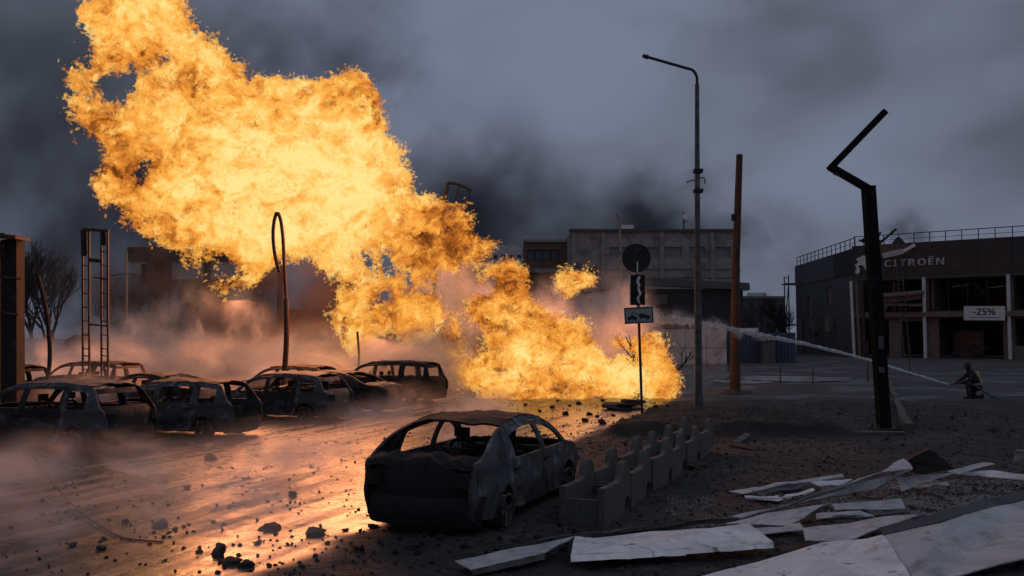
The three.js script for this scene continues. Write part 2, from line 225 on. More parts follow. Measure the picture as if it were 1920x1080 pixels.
// --- showroom: its long front, then the side that runs back
{
  const C = V(33.0, 0.5, -90), E = V(52.5, 0.5, -74.6), turn = Math.atan2(-(E.z - C.z), E.x - C.x), L = C.distanceTo(E), H = 10.5;
  const o = thing('showroom', 'burned black clad two storey showroom with roof railing and ladder', 'building', C, turn);
  const up = [[0.6, 6.4, 4.3, 7.3], [6.8, 13.3, 4.3, 7.3], [13.8, 19.2, 4.3, 7.3], [19.6, 24.4, 4.3, 7.3]], lo = [[0.6, 3.2, 0.05, 3.6], [4.3, 6.4, 0.05, 3.4], [7.6, 12.9, 0.05, 3.7], [13.8, 16.2, 1.2, 3.6], [17, 24, 0.6, 3.6]];
  part('front_wall', MAT.redGrey, o, (b) => wallRound(b, 0.4, L, 0, 7.5, 0.4, [...lo, ...up]));
  for (let k = 0; k < 9; k++) part('fascia_panel', MAT.cladding, o, (b) => b.box(L / 9 - 0.03, 3.1, 0.3, (k + 0.5) * L / 9, 9.05, 0.25 + 0.012 * (k % 2)));
  part('fascia_trim', MAT.claddingGrey, o, (b) => b.box(L, 0.14, 0.5, L / 2, 7.43, 0.22)); part('roof_trim', MAT.claddingGrey, o, (b) => b.box(L, 0.1, 0.4, L / 2, 10.66, 0.2));
  part('floor_slab', MAT.redGrey, o, (b) => b.box(L - 0.4, 0.42, 1.1, L / 2, 4.0, 0.3));
  part('interior_floor', MAT.interior, o, (b) => b.box(L - 1, 0.25, 9, L / 2, 4.0, -5.2).box(L - 1, 0.25, 9, L / 2, 7.6, -5.2).box(L + 6, 10, 0.2, L / 2 - 3.4, 5.1, -10.2));
  for (const a of [...[3.6, 7.0, 13.6, 16.6].map((x) => [0.18, 3.2, 4, x, 5.8, -2.5]), [0.2, 3.4, 5, 7.1, 1.9, -3], [0.2, 3.4, 5, 13.4, 1.9, -3], [2.6, 2.4, 0.15, 9.2, 1.3, -4.2]]) part('partition', MAT.redGrey, o, (b) => b.box(...a));
  for (const x of [6.55, 13.5, 19.4]) part('column', MAT.white, o, (b) => b.rod(V(x, 0, 0.62), V(x, 7.4, 0.62), 0.16, 0.16, 10));
  for (const [x, m] of [[0.25, MAT.white], [0.75, MAT.redGrey], [1.25, MAT.rust]]) part('entrance_post', m, o, (b) => b.bar(V(x, 0, 0.9), V(x - 0.2, 7.3, 0.9), 0.24));
  for (const w of up) pane(o, w, -0.2, null, MAT.darkSteel, 3);
  for (const w of [lo[2], lo[4]]) pane(o, w, -0.2, null, MAT.darkSteel, 2);
  for (let k = 0; k < 3; k++) part('ceiling_lamp', MAT.white, o, (b) => b.box(1.5, 0.06, 0.2, 9 + k * 3.1, 6.7 - 0.2 * k, -2.4, 0, 0, 0.1));
  { const r = rng(5); for (let k = 0; k < 26; k++) part('ceiling_strip', MAT.claddingGrey, o, (b) => b.box(0.06, 0.5 + r() * 1.2, 0.05, 7 + r() * 14, 6.9 - r() * 0.6, -1 - r() * 3, 0, r() - 0.5, (r() - 0.5) * 1.4)); }
  const front = part('awning', MAT.redGrey, o, (b) => b.box(4.1, 0.16, 1.3, 4.6, 5.95, 0.9, 0, 0.25, 0.06).box(3.7, 0.5, 0.1, 4.5, 5.5, 0.9, 0, 0, 0.1).box(3.9, 0.12, 1.2, 4.5, 5.0, 0.85, 0, 0.2, -0.05)); front.name = 'torn_awning';
  const letters = 'CITROËN'; let lx = 3.05;             // lettering on the fascia, each letter by itself
  for (const ch of letters) {
    let g = new TextGeometry(ch, { font, size: 0.64, depth: 0.07, curveSegments: 4 }); g.computeBoundingBox(); let w = g.boundingBox.max.x - g.boundingBox.min.x;
    if (!(w > 0.05)) { g = mergeGeometries([new TextGeometry('E', { font, size: 0.64, depth: 0.07 }), new THREE.BoxGeometry(0.1, 0.09, 0.07).translate(0.16, 0.76, 0.035), new THREE.BoxGeometry(0.1, 0.09, 0.07).translate(0.36, 0.76, 0.035)].map((x) => x.toNonIndexed ? (x.index ? x.toNonIndexed() : x) : x)); g.computeBoundingBox(); w = g.boundingBox.max.x - g.boundingBox.min.x; }
    const m = new THREE.Mesh(metreUV(g.translate(-g.boundingBox.min.x, 0, 0)), MAT.plasterPale); m.name = 'sign_letter'; m.scale.x = 1.28; m.position.set(lx, 8.55, 0.44); o.add(m); lx += w * 1.28 + 0.2;
  }
  // the lion-like emblem: a rearing figure cut from sheet
  { const s = new THREE.Shape([[0, 0], [0.25, 0.1], [0.35, 0.5], [0.2, 0.75], [0.5, 0.85], [0.75, 0.6], [0.95, 0.1], [1.15, 0.15], [1.0, 0.75], [1.25, 0.55], [1.4, 0.65], [1.05, 1.05], [1.0, 1.35], [1.3, 1.3], [1.4, 1.45], [1.05, 1.65], [0.7, 1.7], [0.55, 1.55], [0.3, 1.6], [0.1, 1.35], [0.35, 1.25], [0.15, 1.0], [-0.1, 0.95], [0.05, 0.6], [-0.15, 0.3]].map(([x, y]) => new THREE.Vector2(x, y))); const m = new THREE.Mesh(metreUV(new THREE.ExtrudeGeometry(s, { depth: 0.1, bevelEnabled: false })), MAT.white); m.name = 'emblem'; m.position.set(0.5, 7.95, 0.44); m.rotation.z = 0.12; o.add(m); }
  part('torn_sheet', MAT.white, o, (b) => b.box(1.9, 0.5, 0.04, 3.9, 9.75, 0.75, 0, 0.3, 0.18).box(1.3, 0.3, 0.04, 5.3, 10.15, 0.7, 0, -0.2, 0.5));
  part('exposed_brick', MAT.brick, o, (b) => b.box(3.2, 0.95, 0.1, 3.9, 10.1, 0.45));
  const ladder = part('ladder', MAT.steel, o, (b) => { for (const s of [-0.24, 0.24]) b.bar(V(5.2 + s, 0, 1.5), V(4.3 + s, 10.6, 0.55), 0.07); for (let k = 1; k < 28; k++) b.bar(V(5.2 - 0.9 * k / 28 - 0.24, 10.6 * k / 28, 1.5 - 0.95 * k / 28), V(5.2 - 0.9 * k / 28 + 0.24, 10.6 * k / 28, 1.5 - 0.95 * k / 28), 0.04); });
  const c = document.createElement('canvas'); c.width = 256; c.height = 96; const g2 = c.getContext('2d'); g2.fillStyle = '#c9c9ca'; g2.fillRect(0, 0, 256, 96); g2.fillStyle = '#151518'; g2.font = 'bold 62px sans-serif'; g2.textAlign = 'center'; g2.fillText('-25%', 128, 60); g2.font = '15px sans-serif'; g2.fillStyle = '#55555a'; g2.fillRect(34, 74, 188, 5);
  const bt = new THREE.CanvasTexture(c); bt.colorSpace = THREE.SRGBColorSpace;
  const ban = new THREE.Mesh(new THREE.BoxGeometry(3.3, 1.25, 0.04), [MAT.white, MAT.white, MAT.white, MAT.white, new THREE.MeshStandardMaterial({ map: bt, roughness: 0.8 }), MAT.white]); ban.name = 'price_banner'; ban.position.set(11.6, 4.05, 0.93); ban.rotation.z = -0.02; o.add(ban);
  for (let k = 0; k <= 18; k++) part('railing_post', MAT.darkSteel, o, (b) => b.bar(V(0.1 + k * (L - 0.2) / 18, 10.6, -0.2), V(0.1 + k * (L - 0.2) / 18, 11.65, -0.2), 0.07));
  part('railing_rail', MAT.darkSteel, o, (b) => b.bar(V(0, 11.65, -0.2), V(L, 11.65, -0.2), 0.07).bar(V(0, 11.15, -0.2), V(L, 11.15, -0.2), 0.04));
  part('roof', MAT.panelDark, o, (b) => b.box(L, 0.2, 16, L / 2, 10.5, -8.1).box(0.3, 10.4, 10, L - 0.15, 5.2, -5.5));
  // side that runs back
  const side = V(34.4, 0.5, -113), local = o.worldToLocal(side.clone()), len = Math.hypot(local.x, local.z), sd = new THREE.Group(); sd.name = 'side_wall'; sd.position.copy(local); sd.rotation.y = Math.atan2(local.z, -local.x); o.updateMatrixWorld(); { const l2 = o.worldToLocal(side.clone()); sd.position.copy(l2); sd.rotation.y = Math.atan2(l2.z, -l2.x); } o.add(sd);
  const sl = Math.hypot(sd.position.x, sd.position.z);
  part('wall', MAT.claddingGrey, sd, (b) => wallRound(b, 0, sl, 0, H, 0.4, [[5.5, 7.5, 4.4, 6.6], [13.5, 15.5, 5.4, 7.2]], 0));
  for (let k = 0; k < 7; k++) part('cladding_panel', k > 4 ? MAT.cladding : MAT.claddingGrey, sd, (b) => b.box(sl / 7 - 0.05, 2.4, 0.08, (k + 0.5) * sl / 7, H - 1.2, 0.05));
  for (const a of [[1.9, 2.1, 0.1, 6.5, 5.5, -0.2], [1.9, 1.7, 0.1, 14.5, 6.3, -0.2], [2.2, 4.2, 0.12, 2.2, 2.1, 0.1]]) part('door_panel', MAT.redGrey, sd, (b) => b.box(...a));
  for (const x of [9, 15.5]) part('window_box', MAT.redGrey, sd, (b) => b.box(1.6, 1.5, 0.5, x, 3.3, 0.3));
  for (const x of [10, 14, 19]) part('support_post', MAT.steel, sd, (b) => b.bar(V(x, 0, 0.9), V(x, 3, 0.9), 0.16)); part('brace', MAT.steel, sd, (b) => b.bar(V(8, 2.6, 0.98), V(14, 0.4, 0.98), 0.08));
  for (let k = 0; k <= 14; k++) part('railing_post', MAT.darkSteel, sd, (b) => b.bar(V(k * sl / 14, H, -0.2), V(k * sl / 14, H + 1.05, -0.2), 0.07));
  part('railing_rail', MAT.darkSteel, sd, (b) => b.bar(V(0, H + 1.05, -0.2), V(sl, H + 1.05, -0.2), 0.07).bar(V(0, H + 0.55, -0.2), V(sl, H + 0.55, -0.2), 0.04));
  // steel platform at the far end
  part('platform', MAT.steel, sd, (b) => { for (const y of [3.4, 8.4]) b.box(2.6, 0.15, 2.2, -1.2, y, 0); for (const x of [-2.4, -0.2]) b.bar(V(x, 0.2, 0.8), V(x, 9.4, 0.8), 0.12); for (const y of [4.2, 4.9, 9.2]) b.bar(V(-2.5, y, 0.9), V(0, y, 0.9), 0.06); b.bar(V(-2.4, 3.5, 0.8), V(-0.2, 8.3, 0.8), 0.1); });

  // wreck of an air handler on the roof and a box beside it
  const w = thing('roof_wreckage', 'tangle of twisted dark metal on the showroom roof corner', 'wreckage', C.clone().add(V(1.2, 10.1, -0.6)), turn);
  { const r = rng(9); part('bent_duct', MAT.darkSteel, w, (b) => { for (let k = 0; k < 14; k++) { const a = V(r() * 1.8, r() * 1.6, r() * 1.2), e = a.clone().add(V((r() - 0.5) * 1.4, r() * 1.1, (r() - 0.5) * 0.8)); b.bar(a, e, 0.08 + r() * 0.14, 0.05 + r() * 0.1); } b.tube([V(0.2, 0.4, 0.5), V(0.4, 1.7, 0.6), V(0.9, 2.1, 0.5), V(1.2, 1.5, 0.4)], 0.04); b.box(1.0, 1.1, 0.7, 1.0, 0.8, 0.4, 0.4, 0.1, 0.2); }); part('beam', MAT.darkSteel, w, (b) => b.bar(V(1.6, 0.8, 0.3), V(3.3, 2.1, 0.5), 0.2, 0.1)); }
  const v = thing('roof_vent', 'dark hooded roof vent beside the showroom railing', 'vent', C.clone().add(V(3.5, 10.1, 2.2)), turn);
  part('vent_body', MAT.darkSteel, v, (b) => b.rod(V(0, 0, 0), V(0, 0.7, 0), 0.35, 0.35, 10)); part('vent_hood', MAT.darkSteel, v, (b) => b.rod(V(0, 0.7, 0), V(0, 1.25, 0), 0.6, 0.18, 10));
  const m = thing('collapsed_machine', 'charred machinery lying collapsed in front of the showroom', 'wreckage', o.localToWorld(V(9.4, 0.05, 2.2)), turn);
  { const r = rng(19); part('frame', MAT.soot, m, (b) => { for (let k = 0; k < 16; k++) { const a = V(r() * 3, r() * 1.2, r() * 1.2), e = a.clone().add(V((r() - 0.5) * 1.6, (r() - 0.4) * 0.9, r() - 0.5)); b.bar(a, e, 0.09, 0.12); } }); part('panel', MAT.rust, m, (b) => b.box(1.2, 0.5, 0.08, 1.9, 1.2, 0.5, 0.2, 0.4, 0.2)); }
}
// --- grey factory block with its wing and the white hall behind
{
  const o = thing('factory_block', 'grey concrete factory block with a pale window band', 'building', V(6.6, 0, -105));
  const W = 18.6, H = 14.3, win = [[4.4, 7.2, 11.3, 12.6], [7.9, 9.9, 11.3, 12.6], [10.6, 12.6, 11.3, 12.6], [13.4, 15.2, 11.3, 12.6], [16.3, 18.1, 11.3, 12.6], [1.9, 3.0, 9.2, 10.3]];
  part('wall', MAT.plaster, o, (b) => { wallRound(b, 0, W, 0, H, 0.5, win); b.box(W, H, 14, W / 2, H / 2, -8); });
  for (let k = 0; k < 6; k++) part('cladding_strip', MAT.plaster, o, (b) => b.box(W - 4, 0.62, 0.12, (W + 4) / 2, 6.3 + k * 0.78 + (k > 4 ? 0.2 : 0), 0.06));
  for (const x of [0.35, 3.7, 10.3, 16]) part('pilaster', MAT.plaster, o, (b) => b.box(0.45, H - 0.2, 0.22, x, H / 2, 0.13));
  part('parapet', MAT.concrete, o, (b) => b.box(W + 0.3, 0.3, 0.8, W / 2, H + 0.15, -0.1));
  win.slice(0, 5).forEach((w, k) => pane(o, w, -0.3, MAT.paleGlass, MAT.plaster, 2));
  part('window', MAT.glass, o, (b) => b.box(1.1, 1.1, 0.1, 2.45, 9.75, -0.35));
  const wing = thing('factory_wing', 'darker factory wing beside the grey block', 'building', V(1.4, 0, -112));
  part('wall', MAT.brick, wing, (b) => { wallRound(b, 0, 5.6, 0, 13.9, 0.5, [[0.4, 4.2, 11.6, 12.9]]); b.box(5.6, 13.9, 10, 2.8, 6.95, -6); });
  for (let k = 0; k < 4; k++) pane(wing, [0.4 + k * 0.95, 1.35 + k * 0.95, 11.6, 12.9], -0.3, MAT.glass, MAT.darkSteel, 0);
  part('parapet', MAT.plaster, wing, (b) => b.box(5.8, 0.35, 0.7, 2.8, 14.0, -0.1)); part('string_course', MAT.plaster, wing, (b) => b.box(5.6, 0.5, 0.3, 2.8, 10.4, 0.1));
  const hall = thing('white_hall', 'long white hall with a row of small square windows', 'building', V(-9, 0, -150));
  const hw = []; for (let k = 0; k < 9; k++) hw.push([0.9 + k * 1.28, 1.5 + k * 1.28, 14.9, 15.6]);
  part('wall', MAT.plasterPale, hall, (b) => { wallRound(b, 0, 11.8, 13.6, 17.2, 0.4, hw); b.box(11.8, 13.6, 0.4, 5.9, 6.8, -0.2); }); part('lower_wall', MAT.brick, hall, (b) => b.box(12, 13.4, 0.3, 5.9, 6.7, 0.2)); part('roof', MAT.panelDark, hall, (b) => b.box(11.8, 0.2, 8, 5.9, 17.1, -4.4).box(11.8, 17, 0.2, 5.9, 8.5, -8));
  for (const w of hw) part('window', MAT.glass, hall, (b) => b.box(w[1] - w[0], 0.7, 0.05, (w[0] + w[1]) / 2, 15.25, -0.3));
  const ac = thing('roof_unit', 'white box unit on the roof of the grey factory block', 'roof unit', V(13.1, 14.6, -106)); part('casing', MAT.white, ac, (b) => b.box(1.5, 0.45, 0.8, 0, 0.35, 0)); part('foot', MAT.steel, ac, (b) => b.box(0.1, 0.14, 0.8, -0.6, 0.07, 0).box(0.1, 0.14, 0.8, 0.6, 0.07, 0));
  const an = thing('roof_antenna', 'antenna mast with a small dish on the grey factory block', 'antenna', V(19.6, 14.6, -106)); part('mast', MAT.steel, an, (b) => b.rod(V(0, 0, 0), V(0, 2.1, 0), 0.12, 0.08)); part('dish', MAT.white, an, (b) => b.rod(V(0.1, 1.5, 0.1), V(0.1, 1.55, 0.35), 0.1, 0.34, 12)); part('feed', MAT.steel, an, (b) => b.bar(V(0, 0.9, 0), V(0.6, 1.1, 0), 0.08));
}
// --- shed, canopy, wall and containers along the far side of the road
{
  const s = thing('gable_shed', 'pale gabled shed behind the steam', 'building', V(6.2, 0, -82));
  { const sh = new THREE.Shape([[0, 0], [6.7, 0], [6.7, 4.9], [3.0, 6.7], [0, 6.3]].map(([x, y]) => new THREE.Vector2(x, y))); const m = new THREE.Mesh(metreUV(new THREE.ExtrudeGeometry(sh, { depth: 8, bevelEnabled: false }).translate(0, 0, -8)), MAT.plasterPale); m.name = 'wall'; s.add(m); }
  part('roof_edge', MAT.steel, s, (b) => b.bar(V(2.95, 6.75, 0.05), V(6.8, 4.92, 0.05), 0.12, 0.2).bar(V(-0.1, 6.34, 0.05), V(3.05, 6.75, 0.05), 0.12, 0.2));
  const c = thing('canopy_building', 'dark flat roofed building with a pale roof edge', 'building', V(11.2, 0, -86));
  part('wall', MAT.cladding, c, (b) => b.box(10, 6.9, 8, 5.2, 3.45, -4.4)); part('roof_edge', MAT.steel, c, (b) => b.bar(V(-0.5, 7.9, 0.2), V(10.6, 7.35, 0.2), 0.16, 0.4)); part('canopy', MAT.claddingGrey, c, (b) => b.bar(V(-0.5, 7.55, 0), V(10.6, 7.0, 0), 0.5, 1.2).box(3.4, 0.9, 0.2, 1.4, 5.9, 0.1)); part('band', MAT.plasterPale, c, (b) => b.box(5.6, 0.25, 0.2, 3.4, 3.75, 0.12));
  const w = thing('panel_wall', 'scorched pale panel wall beside the blue containers', 'wall', V(10.3, 0, -72.5));
  for (let k = 0; k < 4; k++) part('wall_panel', MAT.plasterPale, w, (b) => b.box(1.55, 1.6, 0.2, 0.8 + k * 1.58, 0.8, 0)); for (let k = 0; k < 4; k++) part('wall_panel', MAT.plasterPale, w, (b) => b.box(1.55, 1.45, 0.2, 0.8 + k * 1.58, 2.37, -0.02)); part('coping', MAT.brick, w, (b) => b.box(6.5, 0.14, 0.3, 3.2, 3.2, 0));
  for (const [k, x, ww, h, mat, label] of [[0, 17.0, 2.9, 2.75, MAT.blue, 'dark blue steel container beside the scorched pale wall'], [1, 20.6, 2.2, 2.7, MAT.blue, 'narrow dark blue container next to the showroom side']]) {
    const q = thing('blue_container', label, 'container', V(x - 0.35, 0, -74)); part('body', mat, q, (b) => b.box(ww, h, 2.6, ww / 2, h / 2 + 0.12, -1.3)); for (let i = 0; i < Math.floor(ww / 0.3); i++) part('rib', mat, q, (b) => b.box(0.14, h - 0.3, 0.06, 0.2 + i * 0.3, h / 2 + 0.12, 0.03)); part('skid', MAT.darkSteel, q, (b) => b.box(ww, 0.12, 0.2, ww / 2, 0.06, -0.2).box(ww, 0.12, 0.2, ww / 2, 0.06, -2.3)); if (!k) part('roof_sheet', MAT.white, q, (b) => b.box(1.5, 0.28, 0.9, 2.1, h + 0.28, -0.6, 0.1, 0, 0.03));
  }
  const k = thing('kiosk', 'small grey cabin standing between the two blue containers', 'kiosk', V(19.6, 0, -73)); part('wall', MAT.claddingGrey, k, (b) => b.box(0.95, 2.2, 1.2, 0.45, 1.1, -0.6)); part('roof', MAT.plaster, k, (b) => b.box(1.1, 0.16, 1.4, 0.45, 2.28, -0.6));
  const h = thing('low_warehouse', 'low dark warehouse between the rusty pole and the showroom', 'building', V(29.5, 0, -125)); part('wall', MAT.claddingGrey, h, (b) => b.box(7, 7.6, 8, 3.5, 3.8, -4)); part('roof', MAT.plaster, h, (b) => b.box(7.3, 0.3, 8.2, 3.5, 7.75, -4)); part('skylight', MAT.white, h, (b) => b.box(2.4, 0.5, 0.6, 3.4, 8.1, -0.3));
  const f = thing('ruined_building', 'ruined building showing through the smoke, with pale bays between dark piers', 'building', V(-35.3, 0, -86)), holes = [[2.2, 3.4, 0.5, 9.4], [4.4, 6.6, 3, 7.2], [8, 10.6, 3, 7.2], [1, 1.6, 7.4, 9.2]];
  part('wall', MAT.plasterPale, f, (b) => wallRound(b, 0, 13.5, 0, 9.6, 0.5, holes)); part('inside_wall', MAT.interior, f, (b) => b.box(13.4, 9.4, 0.3, 6.7, 4.8, -3).box(13.4, 0.2, 3, 6.7, 9.3, -1.6)); for (const x of [2.1, 3.6, 7.2, 11.4]) part('pier', MAT.brick, f, (b) => b.box(0.5, 9.9, 0.5, x, 4.95, 0.15)); part('roof_band', MAT.brick, f, (b) => b.box(13.8, 1.3, 0.5, 6.7, 10.1, 0)); part('sill', MAT.brick, f, (b) => b.box(9.8, 0.5, 0.4, 8.5, 7.5, 0.1));
  const l = thing('long_shed', 'long low dark shed behind the steam under the gas flame', 'building', V(-27, 0, -104)); part('wall', MAT.brick, l, (b) => b.box(30, 5.2, 8, 15, 2.6, -4)); part('roof', MAT.panelDark, l, (b) => b.box(30.6, 0.3, 8.6, 15, 5.35, -4)); for (let i = 0; i < 9; i++) part('window', MAT.glass, l, (b) => b.box(1.6, 1.3, 0.08, 2 + i * 3.2, 3.2, 0.02));
  const n = thing('garden_wall', 'low pale wall standing in the steam by the ruined building', 'wall', V(-30.5, 0, -70)); part('wall', MAT.plasterPale, n, (b) => b.box(9, 1.9, 0.25, 4.5, 0.95, 0)); part('coping', MAT.brick, n, (b) => b.box(9.1, 0.12, 0.36, 4.5, 1.96, 0));
}
// ---------------------------------------------------------------- poles, signs and trees
const foot = (px, py) => { const q = G(px, py); q.y = ground(q.x, q.z); return q; };
const M_ = (p, q, t) => p.clone().lerp(q, t);
{ // tall street lamp
  const b0 = foot(1310, 768), o = thing('street_lamp', 'tall grey street lamp with a long bent arm', 'street lamp', b0);
  part('post', MAT.steel, o, (b) => b.rod(V(0, -0.1, 0), V(0.02, 6.2, 0), 0.135, 0.11, 14).rod(V(0.02, 6.2, 0), V(0.06, 11.35, 0), 0.1, 0.075, 14)); part('arm', MAT.darkSteel, o, (b) => b.tube([V(0.06, 11.3, 0), V(0.05, 11.62, 0), V(-0.08, 11.84, 0), V(-0.35, 11.93, 0), V(-1.0, 12.12, 0), V(-1.72, 12.33, 0)], 0.05, 10, 40));
  part('lamp_holder', MAT.darkSteel, o, (b) => b.rod(V(-1.66, 12.31, 0), V(-1.86, 12.37, 0), 0.085, 0.06, 10)); for (const y of [7.55, 8.25]) part('clamp', MAT.darkSteel, o, (b) => b.box(0.3, 0.13, 0.3, 0.06, y, 0).bar(V(0, y, 0), V(0.24, y + 0.04, 0.05), 0.07)); part('wire_hook', MAT.darkSteel, o, (b) => b.tube([V(0.05, 7.95, 0), V(-0.2, 7.9, 0.05), V(-0.36, 7.84, 0.05)], 0.02).tube([V(0.05, 8.0, 0), V(0.28, 8.0, 0), V(0.3, 7.8, 0)], 0.02)); part('base_collar', MAT.steel, o, (b) => b.rod(V(0, -0.05, 0), V(0, 0.5, 0), 0.17, 0.16, 14));
}
{ const b0 = GG(1378, 738), o = thing('rusty_pole', 'thick rusty steel pole leaning slightly, burned off at the top', 'pole', b0); part('shaft', MAT.rust, o, (b) => b.rod(V(0, -0.2, 0), V(0.1, 5.4, 0), 0.24, 0.18, 16).rod(V(0.1, 5.4, 0), V(0.33, 10.5, 0), 0.175, 0.14, 16)); part('collar', MAT.rust, o, (b) => b.rod(V(0.095, 5.3, 0), V(0.103, 5.5, 0), 0.195, 0.195, 16)); part('bracket', MAT.darkSteel, o, (b) => b.box(0.16, 0.3, 0.1, 0.0, 7.7, 0.1)); part('bracket', MAT.darkSteel, o, (b) => b.box(0.1, 0.4, 0.12, 0.12, 6.1, 0.15)); part('footing', MAT.stone, o, (b) => b.add(wobble(new THREE.ConeGeometry(0.95, 0.45, 18, 4), 0.2, 2.2, 5), new THREE.Matrix4().makeTranslation(0, 0.1, 0))); }
{ // road sign
  const b0 = foot(1204, 775), o = thing('road_sign', 'scorched road sign with a round disc and a small tow truck plate', 'sign', b0), k = 30.6 / 1750;
  part('post', MAT.rust, o, (b) => b.rod(V(0, -0.1, 0), V(-0.09, 3.2, 0), 0.045, 0.045).rod(V(-0.09, 3.2, 0), V(-0.16, 5.6, 0), 0.045, 0.045));
  part('round_disc', MAT.darkSteel, o, (b) => b.rod(V(-0.17, 5.12, 0.07), V(-0.17, 5.12, 0.1), 0.47, 0.47, 40).add(new THREE.TorusGeometry(0.46, 0.022, 8, 40), new THREE.Matrix4().makeTranslation(-0.17, 5.12, 0.095))); part('scorched_plate', MAT.soot, o, (b) => b.box(0.48, 1.0, 0.03, -0.13, 4.06, 0.08)); part('edge_strip', MAT.white, o, (b) => b.box(0.035, 1.0, 0.035, -0.385, 4.06, 0.085).add(wobble(new THREE.BoxGeometry(0.07, 0.95, 0.02, 1, 14, 1), 0.09, 5, 3), new THREE.Matrix4().makeTranslation(-0.09, 4.05, 0.1)).box(0.05, 0.4, 0.02, -0.14, 4.8, 0.12)); for (const y of [5.12, 4.35, 3.8, 3.3]) part('clamp', MAT.steel, o, (b) => b.box(0.14, 0.06, 0.1, -0.12, y, 0.04));
  const c = document.createElement('canvas'); c.width = 192; c.height = 108; const g = c.getContext('2d'); g.fillStyle = '#8d9390'; g.fillRect(0, 0, 192, 108); g.strokeStyle = '#17181a'; g.lineWidth = 7; g.strokeRect(6, 6, 180, 96); g.fillStyle = '#121315';
  const car = (pts) => { g.beginPath(); pts.forEach(([x, y], i) => i ? g.lineTo(x, y) : g.moveTo(x, y)); g.closePath(); g.fill(); };
  car([[18, 80], [18, 64], [34, 62], [44, 52], [62, 52], [72, 64], [84, 66], [84, 80]]); car([[92, 60], [98, 46], [118, 42], [132, 48], [158, 58], [172, 66], [170, 78], [100, 70]]); g.lineWidth = 4; g.beginPath(); g.moveTo(46, 54); g.lineTo(60, 30); g.lineTo(98, 52); g.stroke(); for (const [x, y] of [[32, 82], [70, 82], [110, 72], [152, 80]]) { g.beginPath(); g.arc(x, y, 8, 0, 7); g.fill(); }
  const t = new THREE.CanvasTexture(c); t.colorSpace = THREE.SRGBColorSpace; const m = new THREE.Mesh(new THREE.BoxGeometry(0.96, 0.54, 0.025), [MAT.steel, MAT.steel, MAT.steel, MAT.steel, new THREE.MeshStandardMaterial({ map: t, roughness: 0.6 }), MAT.steel]); m.name = 'tow_plate'; m.position.set(-0.1, 3.22, 0.09); m.rotation.z = 0.05; o.add(m);
}
{ // zigzag pole
  const b0 = foot(1658, 808), o = thing('zigzag_pole', 'black square pole bent twice like a lightning bolt', 'pole', b0);
  part('post', MAT.blackPaint, o, (b) => b.bar(V(0, 0, 0), V(-0.3, 6.6, 0), 0.3, 0.3)); part('lower_arm', MAT.blackPaint, o, (b) => b.bar(V(-0.22, 6.48, 0), V(-1.34, 7.14, 0), 0.17, 0.22)); part('upper_arm', MAT.blackPaint, o, (b) => b.bar(V(-1.36, 7.06, 0), V(0.2, 8.66, 0), 0.16, 0.2)); part('hinge_plate', MAT.rust, o, (b) => b.box(0.2, 0.07, 0.22, -1.12, 6.94, 0, 0, 0, -0.4)); part('base_plate', MAT.darkSteel, o, (b) => b.box(0.62, 0.05, 0.62, 0, 0.03, 0)); for (const [x, z] of [[-0.24, 0.24], [0.24, 0.24], [-0.24, -0.24], [0.24, -0.24]]) part('bolt', MAT.steel, o, (b) => b.rod(V(x, 0.05, z), V(x, 0.16, z), 0.03, 0.03, 6)); part('access_hatch', MAT.steel, o, (b) => b.box(0.14, 0.35, 0.02, -0.1, 2.35, 0.16));
  part('torn_bracket', MAT.steel, o, (b) => b.bar(V(-0.18, 2.8, 0.1), V(0.1, 3.35, 0.1), 0.04)); part('junction_box', MAT.steel, o, (b) => b.box(0.12, 0.14, 0.12, -0.12, 1.62, 0.2));
}
{ const a = GG(1668, 722), b = GG(1702, 812), d = b.clone().sub(a), n = 6, L = d.length() / n; // kerb stones beside the zigzag pole
  for (let k = 0; k < n; k++) { const c = M_(a, b, (k + 0.5) / n), o = new MB().box(0.2, 0.26, L - 0.05, 0, 0.08, 0).mesh('kerbstone', MAT.concrete); o.name = numbered('kerbstone'); o.position.set(c.x, ground(c.x, c.z), c.z); o.rotation.y = Math.atan2(d.x, d.z) + 0.02 * ((k % 3) - 1); o.userData = {}; tag(o, 'pale concrete kerbstone laid end to end beside the zigzag pole', 'kerbstone', 'kerbstones beside the zigzag pole'); scene.add(o); }
  const a2 = GG(1610, 818), b2 = GG(1690, 812), c = M_(a2, b2, 0.5), o = new MB().box(1.25, 0.1, 0.3, 0, 0.04, 0).mesh('kerb_slab', MAT.concrete); tag(o, 'flat concrete slab at the foot of the zigzag pole', 'slab'); o.position.copy(c); scene.add(o);
  const a3 = GG(1376, 806), b3 = GG(1420, 816); [[a3, GG(1402, 792)], [a3, b3]].forEach(([p, q], k) => { const e = new MB().bar(p.clone().setY(p.y + 0.05), q.clone().setY(q.y + 0.05), 0.14, 0.1).mesh('kerb_piece', MAT.concrete); e.name = numbered('kerb_piece'); tag(e, k ? 'short broken kerb piece lying flat past the planters' : 'short broken kerb piece tilted up past the planters', 'kerb'); scene.add(e); });
}
function sparse(name, label, category, mat, base, rods, extra) { const o = thing(name, label, category, base); part('shaft', mat, o, (b) => rods.forEach(([p, r]) => b.tube(p, r, 8, p.length * 8))); if (extra) extra(o); return o; }
const at2 = (px, py, d, base) => D(px, py, d).sub(base);
{ const d = 34, b0 = V(D(537, 0, d).x, 0, -d), q = (x, y) => at2(x, y, d, b0); sparse('looped_lamp_post', 'burned lamp post whose top droops over in a loop', 'lamp post', MAT.rust, b0, [[[V(0, -0.1, 0), q(537, 640), q(536, 560)], 0.1], [[q(536, 562), q(533, 500), q(530, 440), q(525, 408), q(520, 398), q(515, 410), q(512, 440), q(515, 475), q(523, 510)], 0.065]]); }
